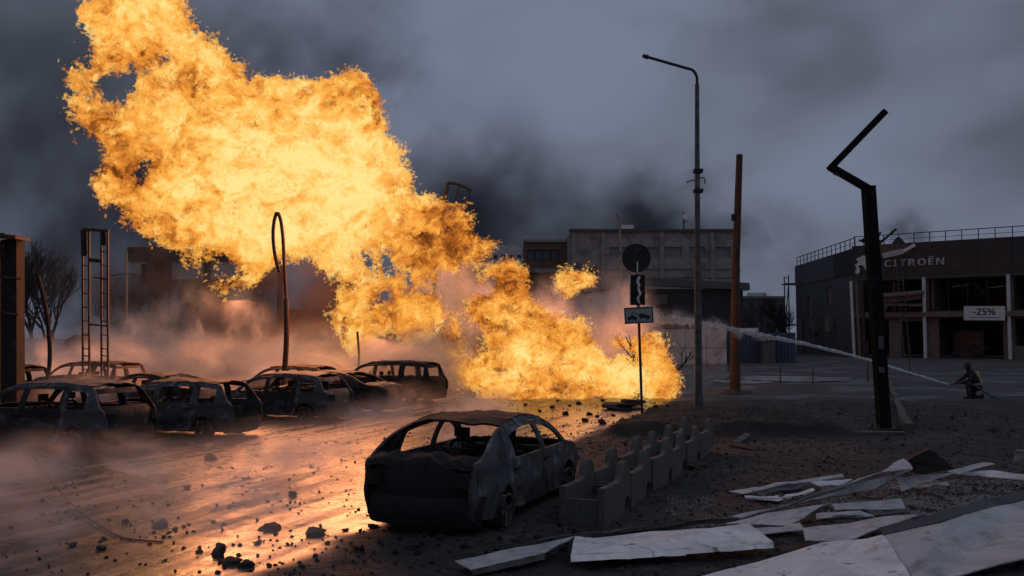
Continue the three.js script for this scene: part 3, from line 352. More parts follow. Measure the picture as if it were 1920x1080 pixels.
{ const d = 44.5, b0 = V(D(806, 0, d).x, 0, -d), q = (x, y) => at2(x, y, d, b0); sparse('leaning_lamp_post', 'thin lamp post lit orange by the flame, its wires hanging', 'lamp post', MAT.rust, b0, [[[V(0, 0, 0), q(815, 530), q(824, 440), q(840, 343)], 0.085]], (o) => { part('arm', MAT.darkSteel, o, (b) => b.tube([q(840, 343), q(858, 346), q(874, 352), q(884, 358)], 0.07)); part('hanging_wire', MAT.darkSteel, o, (b) => b.tube([q(862, 348), q(857, 362), q(853, 378)], 0.03)); part('hanging_wire', MAT.darkSteel, o, (b) => b.tube([q(876, 354), q(881, 370), q(878, 392), q(869, 408)], 0.03)); }); }
{ const d = 38, b0 = V(D(672, 0, d).x, 0, -d), q = (x, y) => at2(x, y, d, b0); sparse('burned_stake', 'short rusty stake standing in the steam under the flame', 'stake', MAT.rust, b0, [[[V(0, 0, 0), q(673, 670), q(670, 622)], 0.045]]); }
{ const d = 42, b0 = V(D(737, 0, d).x, 0, -d), q = (x, y) => at2(x, y, d, b0); sparse('burned_stake', 'thin dark stake at the foot of the gas flame', 'stake', MAT.rust, b0, [[[V(0, 0, 0), q(737, 680), q(738, 640)], 0.035]]); }
{ const d = 30, b0 = V(D(95, 0, d).x, 0, -d), q = (x, y) => at2(x, y, d, b0); sparse('burned_pole', 'charred black pole leaning over behind the burned station wagon', 'pole', MAT.soot, b0, [[[V(0, 0, 0), q(93, 680), q(90, 610), q(82, 560), q(71, 518)], 0.07]]); }
{ const d = 46, b0 = V(D(236, 0, d).x, 0, -d), q = (x, y) => at2(x, y, d, b0); sparse('utility_pole', 'thin grey utility pole in the smoke by the ruined building', 'pole', MAT.plaster, b0, [[[V(0, 0, 0), q(236, 600), q(237, 470)], 0.06]], (o) => part('cross_wire', MAT.darkSteel, o, (b) => b.tube([q(204, 518), q(237, 513), q(268, 519)], 0.02))); }
{ const d = 80, b0 = V(D(1163, 0, d).x, 0, -d), q = (x, y) => at2(x, y, d, b0); sparse('utility_pole', 'thin pale utility pole before the grey factory block', 'pole', MAT.plaster, b0, [[[V(0, 0, 0), q(1164, 520), q(1162, 420)], 0.1], [[q(1162, 422), q(1160, 410), q(1157, 401)], 0.14]], (o) => part('cross_arm', MAT.steel, o, (b) => b.bar(q(1130, 479), q(1163, 475), 0.1))); }
{ // lattice frame of two ladder legs
  const d = 32, b0 = V(D(178, 0, d).x, 0, -d), q = (x, y, z = 0) => at2(x, y, d, b0).add(V(0, 0, z)), o = thing('sign_frame', 'tall rusty sign frame on two ladder legs, its panels burned away', 'frame', b0);
  for (const [x0, x1] of [[155, 167], [190, 202]]) { for (const x of [x0, x1]) part('upright', MAT.rust, o, (b) => b.bar(q(x, 800).setY(0), q(x, 430), 0.06)); for (let y = 445; y < 760; y += y < 640 ? 26 : 13) part('rung', MAT.rust, o, (b) => b.bar(q(x0, y), q(x1, y + 2), 0.035)); }
  part('side_panel', MAT.soot, o, (b) => b.bar(q(157, 431), q(158, 480), 0.2, 0.05)); part('side_panel', MAT.soot, o, (b) => b.bar(q(194, 434), q(195, 460), 0.16, 0.05)); for (const [y, x0, x1, h] of [[430, 154, 201, 0.1], [487, 167, 192, 0.13], [520, 176, 200, 0.05], [608, 166, 200, 0.06]]) part('cross_beam', MAT.rust, o, (b) => b.bar(q(x0, y), q(x1, y + 3), h, 0.07));
}
{ // tall cabinet sign at the left
  const d = 30, b0 = V(D(22, 0, d).x, 0, -d), q = (x, y, z = 0) => at2(x, y, d, b0).add(V(0, 0, z)), o = thing('pylon_sign', 'burned out pylon sign with a sagging rusty cap', 'sign', b0);
  part('column', MAT.soot, o, (b) => b.bar(q(24, 800).setY(0), q(24, 450), 0.5, 0.5)); part('side_post', MAT.rust, o, (b) => b.bar(q(-4, 800).setY(0), q(-2, 452), 0.12)); part('cap', MAT.rust, o, (b) => b.bar(q(-16, 442, 0.3), q(52, 449, 0.3), 0.1, 0.9).bar(q(-12, 438, 0.1), q(20, 442, 0.1), 0.08, 0.5)); part('torn_plate', MAT.rust, o, (b) => b.add(wobble(new THREE.BoxGeometry(0.36, 0.5, 0.03, 6, 8, 1), 0.16, 4, 2), new THREE.Matrix4().setPosition(q(9, 470, 0.3)))); part('wire_bracket', MAT.rust, o, (b) => { for (const [y, x1] of [[522, 48], [588, 44]]) b.tube([q(-10, y - 4, 0.3), q(12, y, 0.32), q(x1, y + 2, 0.34)], 0.03).tube([q(-10, y + 3, 0.3), q(14, y - 3, 0.34), q(34, y + 1, 0.3)], 0.02); });
}
for (const [x, y0, y1, lab] of [[1463, 724, 688, 'thin rusty stake by the pale puddle'], [1524, 722, 690, 'short rusty stake at the end of the pale puddle'], [1627, 716, 640, 'tall thin rusty stake before the showroom side'], [1706, 706, 645, 'thin grey stake before the showroom ladder']]) { const b = GG(x, y0), h = (y0 - y1) / 1750 * -b.z; const o = new MB().rod(V(0, -0.1, 0), V(0.02, h, 0.03), 0.035, 0.03, 6).mesh('thin_stake', MAT.rust); o.name = numbered('thin_stake'); o.position.copy(b); tag(o, lab, 'stake'); scene.add(o); }
// bare trees: limbs that fork
function bareTree(name, label, base, h, seed, spread, levels, mat, group, lean = 0) {
  const r = rng(seed), o = thing(name, label, 'tree', base, 0, group), limb = new MB(), trunk = new MB(), twigs = new MB();
  const grow = (a, dir, len, rad, lv) => {
    const mid = a.clone().addScaledVector(dir, len * 0.5).add(V((r() - 0.5) * len * 0.12, 0, (r() - 0.5) * len * 0.12)), e = a.clone().addScaledVector(dir, len), tgt = lv === levels ? trunk : lv > 1 ? limb : twigs, n = lv > 2 ? 7 : lv > 1 ? 5 : 3;
    tgt.rod(a, mid, rad, rad * 0.85, n).rod(mid, e, rad * 0.85, rad * 0.66, n); if (!lv) return;
    const kids = lv > 2 ? 4 : 4; for (let k = 0; k < kids; k++) { const d = dir.clone().add(V((r() - 0.5) * spread, 0.12 + 0.3 * r(), (r() - 0.5) * spread)).normalize(); grow(k < 2 ? e : M_(a, e, 0.35 + 0.6 * r()), d, len * (0.6 + 0.25 * r()), rad * 0.58, lv - 1); }
  };
  grow(V(0, -0.1, 0), V(lean, 1, 0).normalize(), h * 0.32, h * 0.02, levels); trunk.mesh('trunk', mat, o); if (limb.g.length) limb.mesh('limbs', mat, o); twigs.mesh('crown', mat, o); return o;
}
for (const [x, h, d, s, lab] of [[-34, 9.5, 66, 3, 'wide bare tree in the smoke behind the pylon sign'], [-30.5, 8.5, 62, 14, 'bare tree in the smoke behind the sign frame'], [-27, 7, 64, 25, 'small bare tree beside the ruined building']]) bareTree('bare_tree', lab, V(x, 0, -d), h, s, 1.5, 5, MAT.bark);
bareTree('bare_tree', 'dark bare tree beside the low warehouse', V(26.5, 0, -100), 6.5, 33, 1.6, 5, MAT.bark); bareTree('bare_tree', 'dark bare tree at the far end of the showroom', V(31.2, 0, -108), 8.0, 38, 1.5, 5, MAT.bark);
for (const [px, py, h, s, lean, lab] of [[1186, 742, 2.5, 5, 0.05, 'charred sapling standing inside the ground fire'], [1262, 706, 2.1, 7, 0.75, 'charred stump with spiky branches bent away from the fire']]) { const b = GG(px, py); if (s === 5) b.z = -38.4; bareTree('charred_sapling', lab, b, h * 1.5, s, 1.7, 2, MAT.bark, undefined, lean); }
// ---------------------------------------------------------------- burned cars
// Own frame of a car: x forward, y up, z to its right; s runs from the tail (0) to the nose (L).
const KINDS = {
  sedan: { L: 4.6, W: 1.8, hr: 1.44, hb: 0.95, sd: 0.62, hd: 1.03, sr: 1.38, sf: 2.72, sc: 3.5, hc: 0.97, hf: 0.78, wr: 1.0, wf: 3.65, R: 0.35, b0: 1.2, bm: 2.38, bf: 3.4 },
  notch: { L: 4.5, W: 1.82, hr: 1.46, hb: 0.95, sd: 0.3, hd: 1.02, sr: 1.15, sf: 2.66, sc: 3.42, hc: 0.97, hf: 0.78, wr: 0.95, wf: 3.58, R: 0.35, b0: 1.1, bm: 2.3, bf: 3.32 },
  hatch: { L: 4.2, W: 1.78, hr: 1.5, hb: 0.96, sd: 0.1, hd: 0.98, sr: 0.5, sf: 2.45, sc: 3.2, hc: 1.0, hf: 0.82, wr: 0.78, wf: 3.32, R: 0.35, b0: 1.05, bm: 2.1, bf: 3.08, q: [0.5, 0.95] },
  wagon: { L: 4.65, W: 1.86, hr: 1.62, hb: 1.02, sd: 0.08, hd: 1.02, sr: 0.38, sf: 2.85, sc: 3.6, hc: 1.08, hf: 0.92, wr: 0.9, wf: 3.7, R: 0.38, b0: 1.35, bm: 2.42, bf: 3.45, q: [0.42, 1.2] },
};
const tess = new TessellateModifier(0.13, 6), tess2 = new TessellateModifier(0.2, 5), v2 = (a) => a.map(([x, y]) => new THREE.Vector2(x, y));
function carShapes(k) {
  const K = KINDS[k], sill = 0.2, N = 90;
  const knots = [[0.0, 0.62], [0.03, 0.84], [0.09, K.hd - 0.02], [Math.max(0.14, K.sd * 0.6), K.hd + 0.01], [Math.max(0.17, K.sd), K.hd + 0.05], [lerp(Math.max(0.17, K.sd), K.sr, 0.55), lerp(K.hd, K.hr, 0.62)], [K.sr, K.hr - 0.075], [lerp(K.sr, K.sf, 0.3), K.hr - 0.015], [lerp(K.sr, K.sf, 0.62), K.hr], [K.sf, K.hr - 0.06], [lerp(K.sf, K.sc, 0.5), lerp(K.hr, K.hc, 0.44)], [K.sc, K.hc], [lerp(K.sc, K.L, 0.45), lerp(K.hc, K.hf, 0.35)], [K.L - 0.3, K.hf], [K.L - 0.08, K.hf - 0.12], [K.L, 0.55]];
  const pts = new THREE.SplineCurve(v2(knots)).getPoints(N * 2).map((p) => [p.x, p.y]);
  const top = (s) => { let best = pts[0][1]; for (let i = 0; i < pts.length - 1; i++) if (pts[i][0] <= s && pts[i + 1][0] >= s) { const t = (s - pts[i][0]) / Math.max(1e-6, pts[i + 1][0] - pts[i][0]); best = Math.max(pts[i][1] * (1 - t) + pts[i + 1][1] * t, 0); } return best; };
  const tail = (h) => { for (let i = 0; i < pts.length - 1; i++) if (pts[i][1] <= h && pts[i + 1][1] >= h) return lerp(pts[i][0], pts[i + 1][0], (h - pts[i][1]) / Math.max(1e-6, pts[i + 1][1] - pts[i][1])); return 0; };
  const half = (s, h) => { const e = Math.abs(2 * s / K.L - 1), t = clamp((h - K.hb) / (K.hr - K.hb), 0, 1.1), low = clamp((K.hb - h) / 0.7); return K.W / 2 * (1 - 0.14 * e ** 5 - 0.015 * e * e) - (h > K.hb ? 0.09 * t + 0.17 * t * t : 0.05 * low * low + 0.012 * Math.sin(low * 9)); };
  const arch = (c) => { const a = []; for (let i = 0; i <= 14; i++) { const q = Math.PI - Math.PI * i / 14; a.push([c + K.R * Math.cos(q), Math.max(sill + 0.02, 0.31 + K.R * Math.sin(q))]); } return a; };
  const outer = [[0.05, 0.32], ...pts.filter((_, i) => i % 3 === 0), [K.L, 0.55], [K.L - 0.04, 0.3], ...arch(K.wf).reverse(), ...arch(K.wr).reverse(), [K.wr - K.R - 0.03, 0.26]];
  const edge = (s0, s1, off, n = 12) => { const a = []; for (let i = 0; i <= n; i++) { const s = lerp(s0, s1, i / n); a.push([s, Math.max(top(s) - off, K.hb - 0.02)]); } return a; };
  const foot = K.wr + K.R + 0.07, lo = sill + 0.07;
  const door = (s0, s1, off, gap, rear) => rear ? [[s0 + gap, K.hb], ...edge(s0 + gap, s1 - gap, off), [s1 - gap, lo + gap], [foot + 0.04 + gap, lo + gap], [foot - 0.06 + gap, 0.52], [s0 + 0.04 + gap, 0.74]] : [[s0 + gap, lo + gap], [s0 + gap, K.hb], ...edge(s0 + gap, s1 - gap, off), [s1 - gap, 0.6], [s1 - 0.05 - gap, lo + gap]];
  const aperture = [[K.b0, K.hb], ...edge(K.b0, K.bf, 0.06, 24), [K.bf, 0.6], [K.bf - 0.05, lo], [foot + 0.04, lo], [foot - 0.06, 0.52], [K.b0 + 0.04, 0.74]];
  const win = (s0, s1) => { const a = edge(s0, s1, 0.125, 14).filter((p) => p[1] > K.hb + 0.03); return [[a[0][0], K.hb + 0.02], ...a, [a[a.length - 1][0], K.hb + 0.02]]; };
  return { K, top, tail, half, outer, aperture, door, win, pts, edge };
}
function skin(S, shape, holes, thick, side, seed, dent) {   // a pressed panel: flat outline, folded over the body's curve
  const sh = new THREE.Shape(v2(shape)); for (const h of holes) sh.holes.push(new THREE.Path(v2(h)));
  let g = new THREE.ExtrudeGeometry(sh, { depth: thick, bevelEnabled: false, curveSegments: 2 }); g.deleteAttribute('uv'); g.deleteAttribute('normal'); g = (thick > 0.03 ? tess : tess2).modify(g.index ? g.toNonIndexed() : g);
  const p = g.attributes.position, uv = new Float32Array(p.count * 2);
  for (let i = 0; i < p.count; i++) { const s = p.getX(i), h = p.getY(i), d = p.getZ(i), k = dent * (fbm(s * 2.1 + seed, h * 2.1, seed, 3) + 0.4 * noise(s * 7, h * 7, seed)); uv[i * 2] = s; uv[i * 2 + 1] = h; p.setXYZ(i, s - S.K.L / 2, h, side * (S.half(s, h) - d + k)); }
  g.setAttribute('uv', new THREE.BufferAttribute(uv, 2)); return toCreasedNormals(mergeVertices(g, 1e-4), 0.6);
}
function sheet(n, m, fn, thick = 0.02) {                    // a curved sheet of metal with thickness: fn(u, v) for u, v in 0..1
  const P = [], U = [], I = [], a = V(0, 0, 0), b = V(0, 0, 0), c = V(0, 0, 0), N = (n + 1) * (m + 1), e = 1e-3;
  for (let L = 0; L < 2; L++) for (let j = 0; j <= m; j++) for (let i = 0; i <= n; i++) { const u = i / n, v = j / m, q = fn(u, v); let x = q; if (L) { a.copy(fn(Math.min(1, u + e), v)).sub(fn(Math.max(0, u - e), v)); b.copy(fn(u, Math.min(1, v + e))).sub(fn(u, Math.max(0, v - e))); x = q.clone().addScaledVector(c.crossVectors(a, b).normalize(), thick); } P.push(x.x, x.y, x.z); U.push(x.x * 0.9 + x.y * 0.4, x.z + x.y * 0.8); }
  for (let j = 0; j < m; j++) for (let i = 0; i < n; i++) { const k = j * (n + 1) + i; I.push(k, k + n + 1, k + 1, k + 1, k + n + 1, k + n + 2); I.push(N + k, N + k + 1, N + k + n + 1, N + k + 1, N + k + n + 2, N + k + n + 1); }
  const rim = []; for (let i = 0; i < n; i++) rim.push(i); for (let j = 0; j < m; j++) rim.push(j * (n + 1) + n); for (let i = n; i > 0; i--) rim.push(m * (n + 1) + i); for (let j = m; j > 0; j--) rim.push(j * (n + 1));
  for (let i = 0; i < rim.length; i++) { const p = rim[i], q = rim[(i + 1) % rim.length]; I.push(p, q, N + p, q, N + q, N + p); }
  const g = new THREE.BufferGeometry(); g.setAttribute('position', new THREE.Float32BufferAttribute(P, 3)); g.setAttribute('uv', new THREE.Float32BufferAttribute(U, 2)); g.setIndex(I); return toCreasedNormals(g, 0.7);
}
function makeCar(kind, label, mats, seed, o = {}) {
  const S = carShapes(kind), { K, top, tail, half } = S, r = rng(seed), root = new THREE.Group(); root.name = numbered('burned_car'); tag(root, label, 'car', o.group); scene.add(root);
  const body = new THREE.Group(); const put = (name, g, mat, parent = root) => { const m = new THREE.Mesh(g, mat); m.name = name; m.position.y = parent === root ? -0.075 : 0; parent.add(m); return m; };
  const X = (s) => s - K.L / 2, dn = 0.018, [main, panel, topm, odd] = mats;
  for (const side of [-1, 1]) {
    const holes = [S.aperture]; if (K.q) { const w = S.win(...K.q); if (w.length > 3) holes.push(w); }
    put('side_panel', skin(S, S.outer, holes, 0.05, side, seed + side, dn), side === (o.paleSide ?? 0) ? odd : main);
    for (const rear of [true, false]) {
      const [s0, s1] = rear ? [K.b0, K.bm] : [K.bm, K.bf], hole = rear ? S.win(s0 + 0.08, s1 - 0.06) : S.win(s0 + 0.07, s1 - 0.06);
      const d = put('door', skin(S, S.door(s0, s1, 0.065, 0.012, rear), hole.length > 3 ? [hole] : [], 0.042, side, seed + side * 3 + rear, dn * 1.2), panel);
      const hs = s0 + 0.14, hm = new MB().box(0.2, 0.03, 0.03, X(hs), K.hb - 0.12, side * (half(hs, K.hb - 0.12) + 0.012)).mesh('door_handle', MAT.soot, d);
    }
  }
  const T = (t) => t * 2 - 1, dent = (x, z, a = 0.03) => a * fbm(x * 2 + seed, z * 2, seed, 3);
  put('roof', sheet(18, 14, (u, v) => { const s = lerp(K.sr + 0.02, K.sf - 0.01, u), t = T(v); return V(X(s), top(s) - 0.02 + 0.05 * (1 - t * t) - (o.sag ?? 0.02) * Math.sin(u * 3.14) * (1 - t * t) + dent(s, t, 0.07), t * (half(s, top(s)) - 0.005)); }, -0.03), topm);
  put('hood', sheet(12, 12, (u, v) => { const s = lerp(K.sc + 0.04, K.L - 0.12, u), t = T(v); return V(X(s), top(s) - 0.015 + 0.04 * (1 - t * t) + dent(s, t), t * (half(s, top(s)) - 0.02)); }, -0.02), topm);
  put('front_bumper', sheet(12, 8, (u, v) => { const t = T(u), h = lerp(0.24, K.hf - 0.1, v), s = K.L + 0.05 - 0.3 * Math.abs(t) ** 3 - 0.12 * v * v; return V(X(s), h + dent(t, h, 0.03), t * (half(K.L - 0.25, h) + 0.01)); }, 0.03), MAT.soot);
  if (kind === 'sedan' || kind === 'notch') {
    put('trunk_lid', sheet(8, 14, (u, v) => { const s = lerp(0.06, K.sd + 0.02, u), t = T(v); return V(X(s), top(s) + 0.035 * (1 - t * t) - 0.02 + dent(s * 1.6, t * 1.6, 0.12), t * (half(s, top(s)) - 0.03)); }, -0.02), topm);
    put('rear_panel', sheet(16, 8, (u, v) => { const t = T(u), h = lerp(0.52, K.hd - 0.02, v), s = 0.0 + 0.2 * t * t * t * t + 0.06 * v - 0.04 * Math.sin(v * 3.1); return V(X(s), h + dent(t, h, 0.06), t * (half(0.25, h) - 0.01)); }, -0.03), o.back ?? main);
    put('parcel_shelf', sheet(6, 8, (u, v) => { const s = lerp(K.sd + 0.06, K.sd + 0.5, u), t = T(v); return V(X(s), K.hd - 0.03 + dent(s * 3, t * 2, 0.12), t * (half(s, K.hd) - 0.1)); }, -0.02), MAT.soot);
  } else {
    const w = (h) => half(tail(h) + 0.12, h) - 0.03, zs = (h, k) => k * w(h), hi = top(K.sr) - 0.04, ring = [[-1, 0.52], [1, 0.52], [1, K.hd], [1, lerp(K.hd, hi, 0.5)], [1, hi], [-1, hi], [-1, lerp(K.hd, hi, 0.5)], [-1, K.hd]].map(([k, h]) => [zs(h, k), h]), hole = [[-1, K.hd + 0.05], [-1, hi - 0.1], [1, hi - 0.1], [1, K.hd + 0.05]].map(([k, h]) => [zs(h, k) - k * 0.1, h]);
    const sh = new THREE.Shape(v2(ring)); sh.holes.push(new THREE.Path(v2(hole))); let g = new THREE.ExtrudeGeometry(sh, { depth: 0.05, bevelEnabled: false }); g.deleteAttribute('uv'); g.deleteAttribute('normal'); g = tess.modify(g.index ? g.toNonIndexed() : g);
    const p = g.attributes.position, uv = new Float32Array(p.count * 2); for (let i = 0; i < p.count; i++) { const z = p.getX(i), h = p.getY(i), d = p.getZ(i), t = z / w(h); uv[i * 2] = z; uv[i * 2 + 1] = h; p.setXYZ(i, X(tail(Math.max(h, 0.63)) + 0.13 * t ** 4 + d - 0.02) + dent(z, h, 0.03), h, z); } g.setAttribute('uv', new THREE.BufferAttribute(uv, 2));
    if (!o.noTailgate) put('tailgate', toCreasedNormals(mergeVertices(g, 1e-4), 0.6), o.tailMat ?? main);
  }
  put('rear_bumper', sheet(16, 8, (u, v) => { const t = T(u), h = lerp(0.22, 0.6, v), s = -0.1 + 0.28 * t ** 4 + 0.12 * (v - 0.55) ** 2 * 2; return V(X(s), h + dent(t, h, 0.04), t * (half(0.3, h) + 0.03)); }, -0.04), o.bumper ?? MAT.soot);
  for (const side of [-1, 1]) put('dark_tail_lamp_patch', sheet(5, 4, (u, v) => V(X(-0.03 + 0.17 * u ** 4), lerp(0.72, 0.9, v), side * lerp(half(0.2, 0.85) - 0.3, half(0.2, 0.85) - 0.03, u)), side * 0.02), MAT.soot);  // dark sheet: the shade of an empty lamp hole, put into its colour
  put('floor_pan', new MB().box(K.L - 0.5, 0.1, K.W - 0.36, 0, 0.3, 0).box(0.06, 0.55, K.W - 0.3, X(K.sc - 0.1), 0.62, 0).box(0.05, 0.5, K.W - 0.35, X(0.5), 0.56, 0).box(0.6, 0.4, 0.9, X(K.wf), 0.62, 0).geo(), MAT.soot);
  put('dashboard', new MB().rod(V(X(K.sc - 0.35), K.hb - 0.08, -K.W / 2 + 0.2), V(X(K.sc - 0.35), K.hb - 0.08, K.W / 2 - 0.2), 0.06).box(0.3, 0.16, 0.5, X(K.sc - 0.35), K.hb - 0.22, 0.1).geo(), MAT.soot);
  put('steering_wheel', new THREE.TorusGeometry(0.17, 0.015, 6, 20).rotateY(Math.PI / 2).rotateZ(0.4).translate(X(K.sc - 0.62), K.hb - 0.05, -0.36), MAT.soot);
  const seat = (x, z, w, h, name) => put(name, new MB().tube([V(x, 0.4, z - w), V(x - 0.1, 0.4 + h * 0.6, z - w), V(x - 0.16, 0.4 + h, z - w * 0.8), V(x - 0.16, 0.4 + h, z + w * 0.8), V(x - 0.1, 0.4 + h * 0.6, z + w), V(x, 0.4, z + w)], 0.03, 6).bar(V(x - 0.14, 0.4 + h * 0.95, z - 0.08), V(x - 0.18, 0.4 + h * 1.22, z - 0.08), 0.02).bar(V(x - 0.14, 0.4 + h * 0.95, z + 0.08), V(x - 0.18, 0.4 + h * 1.22, z + 0.08), 0.02).box(0.05, 0.14, 0.24, x - 0.18, 0.4 + h * 1.25, z).box(0.03, h * 0.8, w * 1.7, x - 0.08, 0.4 + h * 0.45, z, 0, 0, 0.2).box(0.48, 0.06, w * 2, x + 0.22, 0.42, z).geo(), MAT.soot);
  for (const z of [-0.37, 0.37]) seat(X(K.bm + 0.12), z, 0.22, 0.62, 'front_seat'); seat(X(K.b0 + 0.12), 0, 0.58, 0.5, 'rear_seat');
  for (const [s, side] of [[K.wr, -1], [K.wr, 1], [K.wf, -1], [K.wf, 1]]) {
    const w = new THREE.Group(); w.name = 'wheel'; w.position.set(X(s), 0.23, side * (K.W / 2 - 0.13)); w.rotation.set(0, (r() - 0.5) * 0.12, (r() - 0.5) * 0.08); root.add(w);
    const lathe = new THREE.LatheGeometry(v2([[0.2, -0.1], [0.235, -0.1], [0.225, -0.085], [0.205, -0.06], [0.2, 0.05], [0.215, 0.08], [0.235, 0.1], [0.2, 0.1]]), 28).rotateX(Math.PI / 2), rim = new THREE.Mesh(metreUV(lathe.toNonIndexed()), MAT.ashen); rim.name = 'rim'; w.add(rim);
    const sp = new MB(); for (let k = 0; k < 5; k++) { const a = k * 1.2566 + r(); sp.bar(V(0, 0, side * 0.05), V(Math.cos(a) * 0.205, Math.sin(a) * 0.205, side * 0.075), 0.055, 0.025); } sp.mesh('spokes', MAT.ashen, w); new MB().rod(V(0, 0, -0.06), V(0, 0, 0.08 * 1), 0.055, 0.05, 12).mesh('hub', MAT.rust, w); new MB().rod(V(0, 0, -side * 0.05), V(0, 0, -side * 0.03), 0.14, 0.14, 18).mesh('brake_disc', MAT.rust, w);
  }
  if (o.scale) root.scale.setScalar(o.scale);
  return root;
}
function parkCar(c, rear, turn) { const f = V(Math.cos(turn), 0, -Math.sin(turn)), L = c.userData.L; c.rotation.y = turn; c.position.copy(rear).addScaledVector(f, L / 2); c.position.y = ground(c.position.x, c.position.z) - 0.01; delete c.userData.L; }
const A1 = 160.5 * Math.PI / 180;
for (const [kind, label, mats, seed, rear, turn, o] of [
  ['notch', 'burned out black sedan beside the row of concrete planters', ['charred', 'ashen', 'soot', 'ashen'], 5, null, 69 * Math.PI / 180, { paleSide: 1, sag: 0.05, back: MAT.soot }],
  ['hatch', 'burned grey estate car with rusty roof edge at the end of the row', ['charred', 'charred', 'ashen', 'ashen'], 11, [-8.55, -20.9], A1, { scale: 1.07, group: 'burned cars parked beside the wet road', paleSide: -1 }],
  ['hatch', 'burned hatchback with its tailgate gone and a gaping rear', ['ashen', 'ashen', 'charred', 'ashen'], 17, [-6.7, -23.9], A1 + 0.12, { group: 'burned cars parked beside the wet road', noTailgate: true }],
  ['hatch', 'ash grey burned hatchback between the gaping hatchback and a saloon', ['ashen', 'charred', 'ashen', 'ashen'], 23, [-5.15, -28.4], A1, { group: 'burned cars parked beside the wet road' }],
  ['sedan', 'burned saloon with a pale boot lid next to the ash grey hatchback', ['charred', 'charred', 'ashen', 'charred'], 29, [-3.95, -31.0], A1, { group: 'burned cars parked beside the wet road' }],
  ['wagon', 'black burned estate car standing closest to the gas flame', ['soot', 'charred', 'soot', 'charred'], 35, [-2.75, -36.4], A1 + 0.05, { group: 'burned cars parked beside the wet road' }],
  ['sedan', 'low burned saloon half hidden behind the gaping hatchback', ['soot', 'charred', 'charred', 'charred'], 41, [-9.3, -29.2], A1, { group: 'burned cars parked beside the wet road' }],
  ['hatch', 'burned hatchback at the foot of the looped lamp post', ['charred', 'soot', 'rust', 'charred'], 47, [-6.6, -35.2], A1, { group: 'burned cars parked beside the wet road' }],
  ['wagon', 'burned station wagon in front of the sign frame', ['rust', 'charred', 'soot', 'charred'], 53, [-14.3, -35.6], A1 - 0.05, { group: 'burned cars parked beside the wet road' }],
  ['wagon', 'burned dark car in front of the pylon sign', ['soot', 'charred', 'soot', 'soot'], 59, [-16.4, -32.4], A1, { group: 'burned cars parked beside the wet road' }],
]) {
  const c = makeCar(kind, label, mats.map((m) => MAT[m]), seed, o); c.userData.L = KINDS[kind].L;
  if (rear) parkCar(c, V(rear[0], 0, rear[1]), turn);
  else { const f = V(Math.cos(turn), 0, -Math.sin(turn)), rt = V(Math.sin(turn), 0, Math.cos(turn)), w = GG(948, 988); parkCar(c, w.addScaledVector(f, -1.0).addScaledVector(rt, -0.82), turn); }
}
// ---------------------------------------------------------------- planters
{
  const dir = V(0.36, 0, -0.93).normalize(), turn = Math.atan2(-dir.z, dir.x), Lp = 1.46, first = GG(1128, 990), labels = ['concrete planter at the sedan end of the row, its near end open to the road', 'concrete planter second from the sedan end of the row', 'concrete planter third from the sedan end of the row', 'concrete planter third from the kerb end of the row', 'concrete planter second from the kerb end of the row', 'concrete planter at the broken kerb end of the row'];
  const prof = (h0) => { const s = new THREE.Shape(); s.moveTo(0, 0); s.lineTo(0, h0); s.lineTo(0.68, 0.5); s.quadraticCurveTo(0.86, 0.5, 0.9, 0.58); s.absarc(1.13, 0.5, 0.245, Math.PI * 0.86, 0, true); s.lineTo(1.375, 0.44); s.lineTo(1.38, 0.22); s.absarc(1.2, 0.08, 0.17, 0.85, Math.PI, false); s.lineTo(1.03, 0); s.closePath(); return s; };
  const geo = metreUV(new THREE.ExtrudeGeometry(prof(0.52), { depth: 0.075, bevelEnabled: true, bevelSize: 0.012, bevelThickness: 0.012, bevelSegments: 2, curveSegments: 8 })), cross = new MB().box(0.08, 0.37, 0.46, 0.04, 0.185, 0).geo(), soil = new MB().box(1.2, 0.1, 0.45, 0.68, 0.2, 0).geo();
  labels.forEach((l, k) => {
    const p = first.clone().addScaledVector(dir, k * Lp), o = thing('concrete_planter', l, 'planter', p.setY(ground(p.x, p.z) - 0.02), turn + 0.03 * Math.sin(k * 2.3), 'concrete planters in a row'), put = (n, g, m, x, z) => { const q = new THREE.Mesh(g, m); q.name = n; q.position.set(x, 0, z); o.add(q); };
    o.position.addScaledVector(V(0.93, 0, 0.36), -0.27); put('side_slab', geo, MAT.concrete, 0, 0.23); put('side_slab', geo, MAT.concrete, 0, -0.305); put('end_slab', cross, MAT.concrete, 0.02, 0); put('end_slab', cross, MAT.concrete, 1.25, 0); put('soil_fill', soil, MAT.soot, 0, 0);
  });
}
